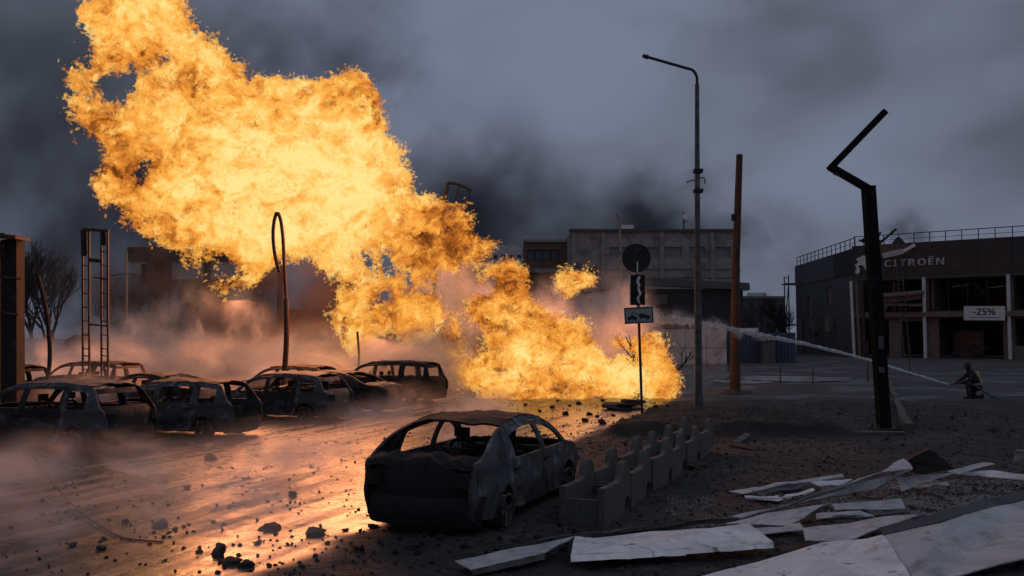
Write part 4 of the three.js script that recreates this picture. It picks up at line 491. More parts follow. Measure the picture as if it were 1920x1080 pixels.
// ---------------------------------------------------------------- torn sheet metal
// corners: [px, py, height above the ground]; the sheet is cut along them, creased and a little dented
const tessS = new TessellateModifier(0.16, 6);
function panel(name, label, mat, corners, o = {}) {
  const w = corners.map(([x, y, h = 0.03]) => { const p = GG(x, y, h); return p; }), c = w.reduce((a, p) => a.add(p), V(0, 0, 0)).multiplyScalar(1 / w.length);
  const tri = THREE.ShapeUtils.triangulateShape(w.map((p) => new THREE.Vector2(p.x, -p.z)), []); let g = new THREE.BufferGeometry(); const P = []; for (const t of tri) for (const i of t) P.push(w[i].x - c.x, w[i].y - c.y, w[i].z - c.z); g.setAttribute('position', new THREE.Float32BufferAttribute(P, 3)); g = mergeVertices(tessS.modify(g), 1e-4);
  const p = g.attributes.position, idx = g.index.array, amp = o.dent ?? 0.04, sd = o.seed ?? corners[0][0], N = p.count, Q = [], U = [], I = [];
  for (let L = 0; L < 2; L++) for (let i = 0; i < N; i++) { const x = p.getX(i), z = p.getZ(i), f = amp * (fbm(x * 1.4 + sd, sd, z * 1.4, 3) + 0.5 * Math.abs(noise(x * 0.9 + z * 1.3, sd, z * 0.8 - x)) * 2); Q.push(x, p.getY(i) + f - L * 0.014, z); U.push(x, z); }
  const edges = new Map(); for (let i = 0; i < idx.length; i += 3) { let [a, b, d] = [idx[i], idx[i + 1], idx[i + 2]]; const ny = (p.getZ(b) - p.getZ(a)) * (p.getX(d) - p.getX(a)) - (p.getX(b) - p.getX(a)) * (p.getZ(d) - p.getZ(a)); if (ny < 0) [b, d] = [d, b]; I.push(a, b, d, N + a, N + d, N + b); for (const [s, e] of [[a, b], [b, d], [d, a]]) { const k = e + '_' + s; if (edges.has(k)) edges.delete(k); else edges.set(s + '_' + e, [s, e]); } }
  for (const [s, e] of edges.values()) I.push(s, N + s, e, e, N + s, N + e);
  const m = new THREE.BufferGeometry(); m.setAttribute('position', new THREE.Float32BufferAttribute(Q, 3)); m.setAttribute('uv', new THREE.Float32BufferAttribute(U, 2)); m.setIndex(I);
  const root = thing(name, label, 'sheet', c, 0, o.group ?? 'torn sheets of metal'), q = new THREE.Mesh(toCreasedNormals(m, 0.5), mat); q.name = 'sheet'; root.add(q);
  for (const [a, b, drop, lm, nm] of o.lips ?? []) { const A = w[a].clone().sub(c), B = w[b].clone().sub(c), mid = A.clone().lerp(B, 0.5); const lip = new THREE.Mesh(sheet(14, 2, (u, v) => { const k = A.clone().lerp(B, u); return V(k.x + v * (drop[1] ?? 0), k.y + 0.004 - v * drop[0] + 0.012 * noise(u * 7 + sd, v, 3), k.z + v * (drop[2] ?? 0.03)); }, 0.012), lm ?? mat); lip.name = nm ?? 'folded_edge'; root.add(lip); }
  return root;
}
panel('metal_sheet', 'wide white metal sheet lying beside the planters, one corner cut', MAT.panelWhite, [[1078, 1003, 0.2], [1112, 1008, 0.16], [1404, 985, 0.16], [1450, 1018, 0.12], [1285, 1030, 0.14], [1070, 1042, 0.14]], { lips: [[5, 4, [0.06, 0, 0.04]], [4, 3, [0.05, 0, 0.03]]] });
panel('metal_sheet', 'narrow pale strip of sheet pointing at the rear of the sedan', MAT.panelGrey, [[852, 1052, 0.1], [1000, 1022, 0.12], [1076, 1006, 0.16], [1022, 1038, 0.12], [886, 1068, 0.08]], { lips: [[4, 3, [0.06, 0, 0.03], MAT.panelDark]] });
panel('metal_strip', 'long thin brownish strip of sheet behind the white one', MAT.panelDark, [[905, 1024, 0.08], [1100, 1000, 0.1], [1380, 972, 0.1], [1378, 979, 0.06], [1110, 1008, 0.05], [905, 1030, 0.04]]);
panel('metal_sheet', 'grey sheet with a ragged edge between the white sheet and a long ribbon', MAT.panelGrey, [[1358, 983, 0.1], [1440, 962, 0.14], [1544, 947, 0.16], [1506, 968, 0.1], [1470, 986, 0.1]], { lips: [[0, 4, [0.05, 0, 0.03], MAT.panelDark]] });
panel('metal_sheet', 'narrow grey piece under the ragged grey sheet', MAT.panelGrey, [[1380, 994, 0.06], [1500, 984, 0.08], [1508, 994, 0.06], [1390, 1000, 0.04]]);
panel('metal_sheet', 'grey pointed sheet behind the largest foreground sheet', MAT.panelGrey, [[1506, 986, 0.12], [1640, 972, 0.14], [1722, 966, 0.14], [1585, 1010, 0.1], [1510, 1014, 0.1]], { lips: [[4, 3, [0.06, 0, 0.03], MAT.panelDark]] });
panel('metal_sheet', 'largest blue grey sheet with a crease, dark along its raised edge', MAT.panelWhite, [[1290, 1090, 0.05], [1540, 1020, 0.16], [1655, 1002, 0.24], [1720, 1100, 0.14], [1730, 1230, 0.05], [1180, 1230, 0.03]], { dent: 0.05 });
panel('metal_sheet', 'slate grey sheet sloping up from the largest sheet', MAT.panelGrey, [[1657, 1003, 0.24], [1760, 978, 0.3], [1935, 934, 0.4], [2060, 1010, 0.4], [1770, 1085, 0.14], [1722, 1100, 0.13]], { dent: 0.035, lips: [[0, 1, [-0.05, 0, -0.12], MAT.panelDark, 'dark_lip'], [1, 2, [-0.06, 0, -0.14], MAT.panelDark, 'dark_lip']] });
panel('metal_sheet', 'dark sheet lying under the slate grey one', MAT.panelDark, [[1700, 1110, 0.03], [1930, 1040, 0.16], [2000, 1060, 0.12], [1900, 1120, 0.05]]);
panel('metal_ribbon', 'long twisted ribbon of sheet rising toward the folded sheet', MAT.panelGrey, [[1372, 968, 0.03], [1480, 946, 0.08], [1560, 922, 0.16], [1610, 900, 0.28], [1652, 884, 0.4], [1694, 869, 0.46], [1712, 882, 0.4], [1690, 888, 0.34], [1640, 918, 0.16], [1560, 930, 0.1], [1480, 950, 0.05], [1390, 972, 0.02]], { dent: 0.05 });
panel('folded_sheet', 'dark sheet folded up like a tent behind the ribbon', MAT.panelDark, [[1690, 872, 0.42], [1742, 846, 0.75], [1790, 880, 0.3], [1720, 890, 0.25]]);
panel('metal_strip', 'pale bar along the top of a broken window frame', MAT.panelGrey, [[1366, 922, 0.1], [1480, 904, 0.12], [1580, 890, 0.14], [1582, 896, 0.1], [1480, 911, 0.08], [1392, 930, 0.06]]);
panel('metal_strip', 'pale bar along the bottom of a broken window frame', MAT.panelWhite, [[1396, 931, 0.08], [1456, 934, 0.09], [1524, 916, 0.1], [1528, 922, 0.07], [1458, 940, 0.05], [1398, 936, 0.05]]);
panel('metal_strip', 'thin dark bar inside the broken window frame', MAT.panelDark, [[1420, 926, 0.09], [1518, 908, 0.1], [1520, 912, 0.08], [1424, 930, 0.07]]);
panel('metal_strip', 'short white strip crossing the broken window frame', MAT.panelWhite, [[1520, 906, 0.16], [1598, 899, 0.16], [1584, 908, 0.12], [1534, 912, 0.12]]);
panel('metal_strip', 'pale strip with a dark hole lying before the folded sheet', MAT.panelWhite, [[1666, 919, 0.1], [1776, 903, 0.14], [1780, 910, 0.1], [1690, 921, 0.06]]);
panel('metal_strip', 'grey strip leaning against the folded sheet', MAT.panelGrey, [[1682, 908, 0.2], [1790, 886, 0.26], [1792, 898, 0.14], [1690, 915, 0.12]]);
panel('metal_sheet', 'curled grey strip beside the white bent sheet', MAT.panelGrey, [[1776, 886, 0.24], [1800, 876, 0.34], [1840, 867, 0.4], [1866, 870, 0.4], [1830, 878, 0.3], [1798, 890, 0.2]]);
panel('metal_sheet', 'white bent sheet with a torn upright corner', MAT.panelWhite, [[1858, 872, 0.34], [1900, 868, 0.36], [1905, 848, 0.62], [1960, 846, 0.6], [1960, 884, 0.3], [1864, 882, 0.26]], { dent: 0.02 });
panel('metal_strip', 'thin white sheet under the white bent sheet', MAT.panelWhite, [[1790, 888, 0.2], [1860, 884, 0.22], [1925, 890, 0.22], [1925, 900, 0.18], [1830, 893, 0.16]]);
panel('metal_sheet', 'grey flat sheet buried in pale granules', MAT.panelGrey, [[1560, 949, 0.06], [1690, 944, 0.08], [1698, 956, 0.06], [1566, 957, 0.04]]);
panel('metal_sheet', 'low grey sheet beside the one buried in granules', MAT.panelGrey, [[1530, 962, 0.05], [1612, 958, 0.07], [1640, 964, 0.05], [1530, 972, 0.04]]);
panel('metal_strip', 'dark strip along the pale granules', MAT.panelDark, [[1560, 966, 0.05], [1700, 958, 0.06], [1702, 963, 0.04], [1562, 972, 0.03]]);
// ---------------------------------------------------------------- rubble
const chunkGeo = [0, 1, 2, 3, 4, 5].map((k) => { let g = mergeVertices(new THREE.IcosahedronGeometry(1, 2).deleteAttribute('normal').deleteAttribute('uv'), 1e-3); const p = g.attributes.position; for (let i = 0; i < p.count; i++) { const v = V(p.getX(i), p.getY(i), p.getZ(i)), f = 0.82 + 0.75 * fbm(v.x * 1.1 + k * 9, v.y * 1.1, v.z * 1.1, 2) + 0.12 * noise(v.x * 4, v.y * 4, v.z * 4 + k), q = Math.max(Math.abs(v.x), Math.abs(v.y), Math.abs(v.z)); v.multiplyScalar(f * lerp(1, 0.72 / q, 0.65)); p.setXYZ(i, v.x, v.y, v.z); } g = toCreasedNormals(g, 0.5); return metreUV(g); });
function chunk(px, py, w, h, label, group, seed, mat = MAT.stone) { const r = rng(seed), p = GG(px, py), k = -p.z / 1750, m = new THREE.Mesh(chunkGeo[Math.floor(r() * 6)], mat); m.name = numbered('rubble_chunk'); m.scale.set(w * k / 1.7, h * k / 1.5, w * k * (0.5 + 0.3 * r())); m.rotation.y = r() * 6; if (w / h > 1.6) m.rotation.y = (r() - 0.5) * 0.8; m.position.set(p.x, p.y + m.scale.y * 0.45, p.z); tag(m, label, 'rubble', group); scene.add(m); }
const RG = 'chunks of rubble scattered over the wet road', RL = 'small dark chunk of rubble on the wet road';
chunk(411, 1040, 28, 26, 'largest upright dark stone on the wet road', RG, 1); chunk(434, 1058, 36, 14, 'dark flat brick beside a lumpy one', RG, 2); chunk(461, 1064, 30, 15, 'lumpy dark brick beside the flat one', RG, 3); chunk(508, 992, 42, 14, 'dark pointed slab lying alone on the wet road', RG, 4); chunk(591, 1003, 38, 14, 'grey rounded block near the rear of the sedan', RG, 5); chunk(1165, 768, 84, 16, 'long dark slab lying by the road sign', RG, 6); chunk(1186, 757, 50, 10, 'low dark slab behind the long slab by the road sign', RG, 7);
{ const r = rng(404), spots = [[135, 1024, 15], [190, 1030, 18], [195, 1012, 12], [300, 986, 22], [328, 994, 11], [345, 989, 8], [354, 985, 7], [350, 917, 14], [311, 905, 10], [400, 980, 9], [420, 983, 8], [450, 1023, 9], [482, 1020, 12], [487, 1016, 8], [373, 1036, 14], [281, 1021, 9], [614, 1020, 10], [640, 1014, 7], [505, 1064, 8], [447, 1042, 9], [235, 978, 10], [245, 985, 6], [430, 952, 9], [440, 950, 6], [548, 930, 16], [395, 862, 22], [1035, 765, 10], [1060, 778, 12], [1097, 790, 14], [1105, 778, 9], [1129, 795, 16], [1120, 782, 8], [1068, 762, 8], [1012, 772, 9], [1045, 752, 7], [1085, 758, 10], [1150, 780, 8], [905, 770, 8], [860, 765, 7], [832, 772, 9], [1130, 752, 9], [985, 760, 8], [1170, 752, 8], [1230, 765, 12], [1252, 762, 8]];
  for (const [x, y, s] of spots) chunk(x, y, s, s * (0.45 + 0.3 * r()), RL, RG, Math.floor(r() * 1e6));
  for (let k = 0; k < 75; k++) { const y = 800 + 275 * Math.pow(r(), 0.8), d = G(0, y).z, xr = 960 + roadEdge(-d) / -d * 1750 - 60, x = lerp(Math.max(40, xr - 640), xr, Math.sqrt(r())); chunk(x, y, 4 + 7 * r() * r(), 3 + 3 * r(), RL, RG, k + 900); }
}
const SG = 'chunks of rubble on the burned soil', SL = 'dark chunk of rubble on the burned soil';
{ const r = rng(505); for (let k = 0; k < 75; k++) { const y = 770 + 260 * r(), x = 1130 + 780 * r(), p = GG(x, y); if (p.x < roadEdge(-p.z) + 0.6 || (p.x < 4.4 && -p.z > 11.5 && -p.z < 21 && Math.abs(p.x - 1.2 - (-p.z - 12.4) * 0.4) < 0.7)) continue; chunk(x, y, 4 + 10 * r() * r(), 3 + 4 * r(), SL, SG, k + 2000, r() < 0.7 ? MAT.stone : MAT.soot); } 
  for (let k = 0; k < 40; k++) { const x = 640 + 440 * r(), y = 985 + 60 * r(); chunk(x, y, 8 + 22 * r() * r(), 5 + 9 * r(), 'sooty chunk of rubble behind the sedan', 'chunks of rubble behind the sedan', k + 3000, MAT.soot); } 
  chunk(1310, 878, 40, 12, 'scrap of rusty orange debris beside the planters', SG, 71, MAT.rust); }
{ // gravel: nobody could count it
  const r = rng(606), stone = mergeVertices(new THREE.IcosahedronGeometry(1, 0).deleteAttribute('uv'), 1e-3), m4 = new THREE.Matrix4(), q = new THREE.Quaternion(), e = new THREE.Euler();
  const spread = (name, label, mat, n, pick, s0, s1) => { const im = new THREE.InstancedMesh(stone, mat, n); let k = 0; while (k < n) { const [x, z] = pick(); if (x === null) continue; const s = lerp(s0, s1, r() ** 3); m4.compose(V(x, ground(x, z) + s * 0.2, z), q.setFromEuler(e.set(r() * 6, r() * 6, r() * 6)), V(s * (0.7 + 0.8 * r()), s * (0.5 + 0.4 * r()), s)); im.setMatrixAt(k++, m4); } im.name = name; im.userData = { label, category: 'gravel', kind: 'stuff' }; scene.add(im); };
  spread('gravel', 'dark gravel and cinders over the burned soil', MAT.stone, 20000, () => { const d = 8.5 + 26 * r() ** 1.6, x = lerp(-3, 16, r()); return x - roadEdge(d) < -0.1 + 0.5 * r() ? [null] : [x, -d]; }, 0.006, 0.038);
  const pale = new THREE.MeshStandardMaterial({ color: new THREE.Color(0.22, 0.215, 0.21), roughness: 0.9 });
  spread('granules', 'pale crumbled insulation granules between the torn sheets', pale, 9000, () => { const px = 1540 + 380 * r(), py = 902 + 66 * r(), p = GG(px, py); return fbm(p.x * 2, 3, p.z * 2, 2) < -0.18 ? [null] : [p.x, p.z]; }, 0.008, 0.028);
  spread('granules', 'pale crumbs scattered in front of the planters', pale, 1100, () => { const p = GG(1250 + 260 * r(), 930 + 70 * r()); return fbm(p.x * 1.5, 8, p.z * 1.5, 2) < 0.05 ? [null] : [p.x, p.z]; }, 0.006, 0.02);
  spread('pebbles', 'dark grit washed over the wet road', MAT.soot, 2600, () => { const d = 10 + 26 * r(), x = roadEdge(d) - 9 * r() ** 1.5; return fbm(x * 0.8, 4, d * 0.8, 2) < -0.05 ? [null] : [x, -d]; }, 0.006, 0.035);
}
{ const w = [[52, 838, 0.55], [72, 868, 0.3], [100, 905, 0.14], [140, 950, 0.06], [185, 985, 0.03], [235, 1009, 0.015], [275, 1014, 0.015], [306, 1016, 0.015]].map(([x, y, h]) => GG(x, y, h)), c = w[7].clone(), o = new MB().tube(w.map((p) => p.clone().sub(c)), 0.011, 6, 60).mesh('cable', MAT.rust); o.position.copy(c); tag(o, 'thin dark cable hanging from the burned estate car onto the road', 'cable'); scene.add(o); }
// pale puddles on the far road
{ const water = new THREE.MeshStandardMaterial({ color: new THREE.Color(0.26, 0.25, 0.26), roughness: 0.22 });
  for (const [x, d, rx, rz] of [[16.6, 55, 4.4, 5.2], [12.6, 51, 2.2, 2.4], [24.5, 39.5, 6, 1.2]]) { const s = new THREE.Shape(); for (let i = 0; i < 60; i++) { const a = i / 60 * 6.2832, k = 0.72 + 0.5 * fbm(Math.cos(a) * 1.6 + x, Math.sin(a) * 1.6, d, 3); (i ? s.lineTo : s.moveTo).call(s, Math.cos(a) * rx * k, Math.sin(a) * rz * k); } const g = new THREE.ShapeGeometry(s).rotateX(-Math.PI / 2), m = new THREE.Mesh(g, water); m.name = numbered('puddle'); m.userData.kind = 'structure'; let y = -9; for (let i = 0; i < 40; i++) y = Math.max(y, ground(x + Math.cos(i) * rx * 0.7 * (i / 40), -d + Math.sin(i) * rz * 0.7 * (i / 40))); m.position.set(x, y + 0.004, -d); scene.add(m); } }
// ---------------------------------------------------------------- firefighter with hose
function capsules(list, k) { return (x, y, z) => { let d = 1e3; for (const [a, b, ra, rb] of list) { const ex = b[0] - a[0], ey = b[1] - a[1], ez = b[2] - a[2], t = clamp(((x - a[0]) * ex + (y - a[1]) * ey + (z - a[2]) * ez) / (ex * ex + ey * ey + ez * ez + 1e-9)), q = Math.hypot(x - a[0] - t * ex, y - a[1] - t * ey, z - a[2] - t * ez) - lerp(ra, rb, t), h = clamp(0.5 + 0.5 * (d - q) / k); d = lerp(d, q, h) - k * h * (1 - h); } return d; }; }
function blob(fn, lo, hi, step) { const nx = Math.ceil((hi[0] - lo[0]) / step), ny = Math.ceil((hi[1] - lo[1]) / step), nz = Math.ceil((hi[2] - lo[2]) / step), f = new Float32Array(nx * ny * nz); let q = 0; for (let k = 0; k < nz; k++) for (let j = 0; j < ny; j++) for (let i = 0; i < nx; i++) f[q++] = -fn(lo[0] + i * step, lo[1] + j * step, lo[2] + k * step); const g = surfaceNets(f, nx, ny, nz, 0, V(...lo), step); g.computeVertexNormals(); return g; }
{
  const base = GG(1826, 748), o = thing('person', 'kneeling person in dark firefighting gear aiming a water hose', 'person', base);
  const coat = new THREE.MeshStandardMaterial({ color: new THREE.Color(0.016, 0.017, 0.02), roughness: 0.9 }), yellow = new THREE.MeshStandardMaterial({ color: new THREE.Color(0.5, 0.46, 0.12), roughness: 0.5 }), glove = new THREE.MeshStandardMaterial({ color: new THREE.Color(0.1, 0.085, 0.07), roughness: 0.9 });
  const bones = [[[0.16, 0.5, 0], [0.04, 0.78, 0], 0.19, 0.17], [[0.04, 0.78, 0], [-0.1, 1.02, 0], 0.18, 0.17], [[-0.1, 1.0, -0.16], [-0.1, 1.0, 0.16], 0.11, 0.11], [[-0.12, 1.08, 0], [-0.19, 1.2, 0], 0.07, 0.065], [[-0.2, 1.24, 0], [-0.22, 1.3, 0], 0.1, 0.105],
    [[0.14, 0.48, 0.11], [-0.3, 0.52, 0.14], 0.13, 0.095], [[-0.3, 0.52, 0.14], [-0.26, 0.1, 0.14], 0.09, 0.065], [[-0.24, 0.06, 0.14], [-0.44, 0.05, 0.14], 0.06, 0.05], [[0.14, 0.48, -0.11], [-0.02, 0.1, -0.15], 0.13, 0.095], [[-0.02, 0.1, -0.15], [0.4, 0.08, -0.15], 0.09, 0.065], [[0.42, 0.05, -0.15], [0.44, 0.18, -0.15], 0.05, 0.05],
    [[-0.1, 1.0, 0.2], [-0.26, 0.76, 0.26], 0.08, 0.065], [[-0.26, 0.76, 0.26], [-0.5, 0.66, 0.07], 0.062, 0.045], [[-0.1, 1.0, -0.2], [-0.34, 0.8, -0.24], 0.08, 0.065], [[-0.34, 0.8, -0.24], [-0.66, 0.66, -0.06], 0.062, 0.045]];
  const body = blob(capsules(bones, 0.05), [-0.8, -0.04, -0.42], [0.6, 1.48, 0.46], 0.022);
  const bm = new THREE.Mesh(body, coat); bm.name = 'body'; o.add(bm);
  const face = new THREE.Mesh(blob(capsules([[[-0.285, 1.24, 0], [-0.29, 1.3, 0], 0.045, 0.05], [[-0.33, 1.275, 0], [-0.345, 1.255, 0], 0.014, 0.018], [[-0.31, 1.2, 0], [-0.3, 1.22, 0], 0.035, 0.04]], 0.02), [-0.4, 1.12, -0.1], [-0.2, 1.4, 0.1], 0.008), new THREE.MeshStandardMaterial({ color: new THREE.Color(0.25, 0.16, 0.12), roughness: 0.7 })); face.name = 'face'; o.add(face);
  for (const s of [0.028, -0.028]) { const eye = new THREE.Mesh(new THREE.SphereGeometry(0.011, 8, 6).translate(-0.336, 1.29, s), MAT.void); eye.name = 'eye'; face.add(eye); } const mouth = new THREE.Mesh(new THREE.BoxGeometry(0.008, 0.008, 0.04).translate(-0.342, 1.222, 0), MAT.void); mouth.name = 'mouth'; face.add(mouth);
  const helm = new THREE.Mesh(metreUV(new THREE.LatheGeometry(v2([[0.001, 0.15], [0.06, 0.14], [0.11, 0.09], [0.132, 0.0], [0.135, -0.03], [0.17, -0.05], [0.172, -0.06], [0.12, -0.05]]), 24).toNonIndexed()), MAT.darkSteel); helm.name = 'helmet'; helm.position.set(-0.2, 1.345, 0); helm.rotation.z = 0.15; o.add(helm); new MB().box(0.012, 0.05, 0.2, -0.345, 1.35, 0).mesh('visor', MAT.glass, helm).position.set(0.2, -1.345, 0);
  new MB().rod(V(0.26, 0.62, 0), V(0.12, 1.08, 0), 0.085, 0.085, 14).mesh('air_tank', yellow, o); new MB().add(new THREE.TorusGeometry(0.2, 0.018, 6, 24).rotateX(Math.PI / 2), new THREE.Matrix4().makeTranslation(0.1, 0.6, 0)).mesh('reflective_band', yellow, o); new MB().add(new THREE.TorusGeometry(0.08, 0.014, 6, 16).rotateY(1.1), new THREE.Matrix4().makeTranslation(-0.28, 0.4, 0.14)).mesh('trouser_band', MAT.white, o);
  const hand = (x, y, z, s, nm) => { const list = [[[x + 0.07, y + 0.01, z], [x, y + 0.015, z], 0.034, 0.036]]; for (let k = 0; k < 4; k++) { const fx = x + 0.035 - k * 0.022, l = [0.9, 1, 0.95, 0.75][k]; list.push([[fx, y + 0.035, z + s * 0.01], [fx, y + 0.04, z - s * 0.045 * l], 0.011, 0.01], [[fx, y + 0.04, z - s * 0.045 * l], [fx, y - 0.015 * l, z - s * 0.06 * l], 0.01, 0.009], [[fx, y - 0.015, z - s * 0.06 * l], [fx, y - 0.045, z - s * 0.03], 0.009, 0.008]); } list.push([[x + 0.045, y + 0.0, z + s * 0.03], [x + 0.0, y - 0.02, z + s * 0.035], 0.013, 0.012], [[x, y - 0.02, z + s * 0.035], [x - 0.02, y - 0.045, z + s * 0.01], 0.011, 0.01]); const m = new THREE.Mesh(blob(capsules(list, 0.006), [x - 0.12, y - 0.1, z - 0.12], [x + 0.14, y + 0.1, z + 0.12], 0.006), glove); m.name = nm; o.add(m); };
  hand(-0.56, 0.655, 0.02, 1, 'glove'); hand(-0.72, 0.645, -0.02, -1, 'glove');
  const h = thing('fire_hose', 'dark fire hose with a branch nozzle in the hands of the kneeling person', 'hose', base); const noz = V(-0.98, 0.585, 0);
  new MB().tube([V(-0.8, 0.615, 0), V(-0.55, 0.63, 0), V(-0.2, 0.6, 0.24), V(0.25, 0.3, 0.36), V(0.7, 0.06, 0.3), V(1.6, 0.04, 0.1), V(3.2, 0.04, 0.35)], 0.035, 10, 60).mesh('hose', MAT.panelDark, h); new MB().rod(V(-0.78, 0.616, 0), noz, 0.036, 0.022, 12).mesh('nozzle', MAT.steel, h);
  // the jet
  const pts = [noz.clone().add(base), ...[[1700, 697, 38.4], [1600, 667, 38.2], [1500, 643, 38.2], [1420, 627, 38.3], [1340, 612, 38.5], [1270, 601, 38.8], [1218, 597, 39.2]].map(([x, y, d]) => D(x, y, d))], cv = new THREE.CatmullRomCurve3(pts), jet = thing('water_jet', 'white jet of water arching from the hose to the fire', 'water jet', base), r = rng(88), water = new THREE.MeshPhysicalMaterial({ color: new THREE.Color(0.85, 0.86, 0.88), roughness: 0.6, transparent: true, vertexColors: true, transmission: 0.4, thickness: 0, specularIntensity: 0.3, side: THREE.DoubleSide });
  const P = [], C = [], I = [], n = 260, m = 8, fr = (t) => { const c = cv.getPoint(t), tn = cv.getTangent(t), a = V(0, 0, 1), b = a.clone().cross(tn).normalize(); return [c.sub(base), a, b]; };
  for (let i = 0; i <= n; i++) { const t = i / n, [c, a, b] = fr(t), rad = 0.03 + 0.09 * t * t + 0.06 * t, al = lerp(1.0, 0.25, t) * (0.7 + 0.6 * noise(t * 90, 1, 1)); for (let k = 0; k < m; k++) { const q = k / m * 6.2832, w = rad * (1 + (0.25 + t) * noise(t * 140, Math.cos(q) * 1.5, Math.sin(q) * 1.5)); const p = c.clone().addScaledVector(a, Math.cos(q) * w).addScaledVector(b, Math.sin(q) * w); P.push(p.x, p.y, p.z); C.push(1, 1, 1, clamp(al)); } }
  for (let i = 0; i < n; i++) for (let k = 0; k < m; k++) { const a = i * m + k, b = i * m + (k + 1) % m; I.push(a, b, a + m, b, b + m, a + m); }
  const g = new THREE.BufferGeometry(); g.setAttribute('position', new THREE.Float32BufferAttribute(P, 3)); g.setAttribute('color', new THREE.Float32BufferAttribute(C, 4)); g.setIndex(I); g.computeVertexNormals(); const jm = new THREE.Mesh(g, water); jm.name = 'stream'; jet.add(jm);
  const dp = [], drop = new THREE.OctahedronGeometry(1).deleteAttribute('uv'); for (let k = 0; k < 1500; k++) { const t = Math.pow(r(), 0.6), [c, a, b] = fr(t), rr = (0.03 + 0.16 * t * t) * Math.sqrt(-Math.log(1 - r() * 0.98)), q = r() * 6.283, s = 0.004 + 0.009 * r() * r(); c.addScaledVector(a, Math.cos(q) * rr).addScaledVector(b, Math.sin(q) * rr - 0.15 * t * t * r()); dp.push(drop.clone().applyMatrix4(new THREE.Matrix4().compose(c, new THREE.Quaternion(), V(s * 2.2, s, s)))); }
  const sp = new THREE.Mesh(mergeGeometries(dp), new THREE.MeshStandardMaterial({ color: new THREE.Color(0.8, 0.81, 0.83), roughness: 0.4 })); sp.name = 'spray'; sp.userData.kind = 'stuff'; jet.add(sp);
}
// ---------------------------------------------------------------- smoke and steam
// one wisp: a bent, uneven sheet of vapour that thins out to nothing at its rim
function wisp(out, c, size, squash, seed, alpha, r, n = 15) {
  const q = new THREE.Quaternion().setFromEuler(new THREE.Euler((r() - 0.5) * 0.9, (r() - 0.5) * 1.5, (r() - 0.5) * 3, 'YXZ')), p = V(0, 0, 0), at0 = out.P.length / 3, bend = (r() - 0.5) * 0.7, ox = r() * 50, oy = r() * 50;
  for (let j = 0; j <= n; j++) for (let i = 0; i <= n; i++) {
    const u = i / n * 2 - 1, v = j / n * 2 - 1, rr = Math.hypot(u, v), k = fbm(u * 1.5 + ox, v * 1.5 + oy, seed, 4, 0.6);
    p.set(u, v, bend * (u * u - v * v) * 0.5 + 0.3 * fbm(u * 1.1 + oy, v * 1.1 + ox, seed + 3, 2)).multiplyScalar(size).applyQuaternion(q);
    out.P.push(c.x + p.x, Math.max(out.floor ?? -1e9, c.y + p.y * squash), c.z + p.z);
    out.C.push(1, 1, 1, alpha * Math.pow(smooth(1, 0.05, rr), 1.3) * clamp(0.75 + 2.1 * k, 0, 1.7));
  }
  for (let j = 0; j < n; j++) for (let i = 0; i < n; i++) { const a = at0 + j * (n + 1) + i; out.I.push(a, a + 1, a + n + 1, a + 1, a + n + 2, a + n + 1); }
}
function vapour(name, label, category, albedo, seed, clouds, floor) {
  const r = rng(seed), out = { P: [], C: [], I: [], floor };
  for (const [count, x0, x1, y0, y1, d0, d1, s0, s1, alpha, squash = 1, low = 1] of clouds)
    for (let k = 0; k < count; k++) wisp(out, V(lerp(x0, x1, r()), lerp(y0, y1, Math.pow(r(), low)), -lerp(d0, d1, r())), lerp(s0, s1, r()), squash, seed + k, alpha * (0.7 + 0.6 * r()), r);
  const g = new THREE.BufferGeometry(); g.setAttribute('position', new THREE.Float32BufferAttribute(out.P, 3)); g.setAttribute('color', new THREE.Float32BufferAttribute(out.C, 4)); g.setIndex(out.I); g.computeVertexNormals();
  const m = new THREE.MeshPhysicalMaterial({ color: new THREE.Color(...albedo), vertexColors: true, transparent: true, roughness: 1, specularIntensity: 0, transmission: 0.5, thickness: 0, side: THREE.DoubleSide });
  const o = new THREE.Mesh(g, m); o.name = numbered(name); o.userData = { label, category, kind: 'stuff' }; scene.add(o); return o;
}
// px, py at a distance give the middle of a bank: [count, left px, right px, top py, bottom py, near, far, ...]
const bank = (n, l, rr, t, b, d0, d1, ...rest) => { const m = (d0 + d1) / 2, a = D(l, t, m), c = D(rr, b, m); return [n, a.x, c.x, c.y, a.y, d0, d1, ...rest]; };
vapour('smoke', 'dark smoke drifting over the buildings', 'smoke', [0.075, 0.08, 0.1], 21, [
  bank(14, 680, 1180, 370, 520, 180, 260, 18, 28, 0.42, 0.7), bank(9, 760, 1060, 280, 420, 180, 260, 14, 24, 0.3), bank(4, 600, 760, 60, 260, 150, 200, 13, 18, 0.26),
  bank(12, 1160, 1450, 420, 520, 150, 180, 7, 13, 0.5), bank(7, 1150, 1300, 320, 430, 150, 180, 6, 11, 0.36),
  bank(14, -160, 420, 330, 560, 120, 170, 16, 26, 0.45), bank(8, -200, 160, 60, 330, 120, 170, 16, 26, 0.34), bank(6, 380, 720, 60, 160, 120, 150, 9, 14, 0.3), bank(4, 1530, 1690, 430, 460, 150, 170, 4, 6, 0.34),
], 0);
vapour('smoke', 'unseen dark smoke added overhead to hold back the sky light', 'smoke', [0.075, 0.078, 0.095], 26, [[26, -46, -3, 29, 38, -2, 36, 9, 15, 0.95, 0.22]]);  // added out of view, keeps sky light off the steam and cars
vapour('smoke', 'reddish brown smoke hanging under the gas flame', 'smoke', [0.2, 0.15, 0.14], 31, [
  bank(26, 430, 690, 490, 640, 46, 56, 1.8, 3.2, 0.7), bank(14, 220, 480, 500, 640, 50, 62, 1.8, 3.0, 0.5), bank(10, -20, 240, 480, 640, 50, 58, 2.0, 3.4, 0.4),
], 0);
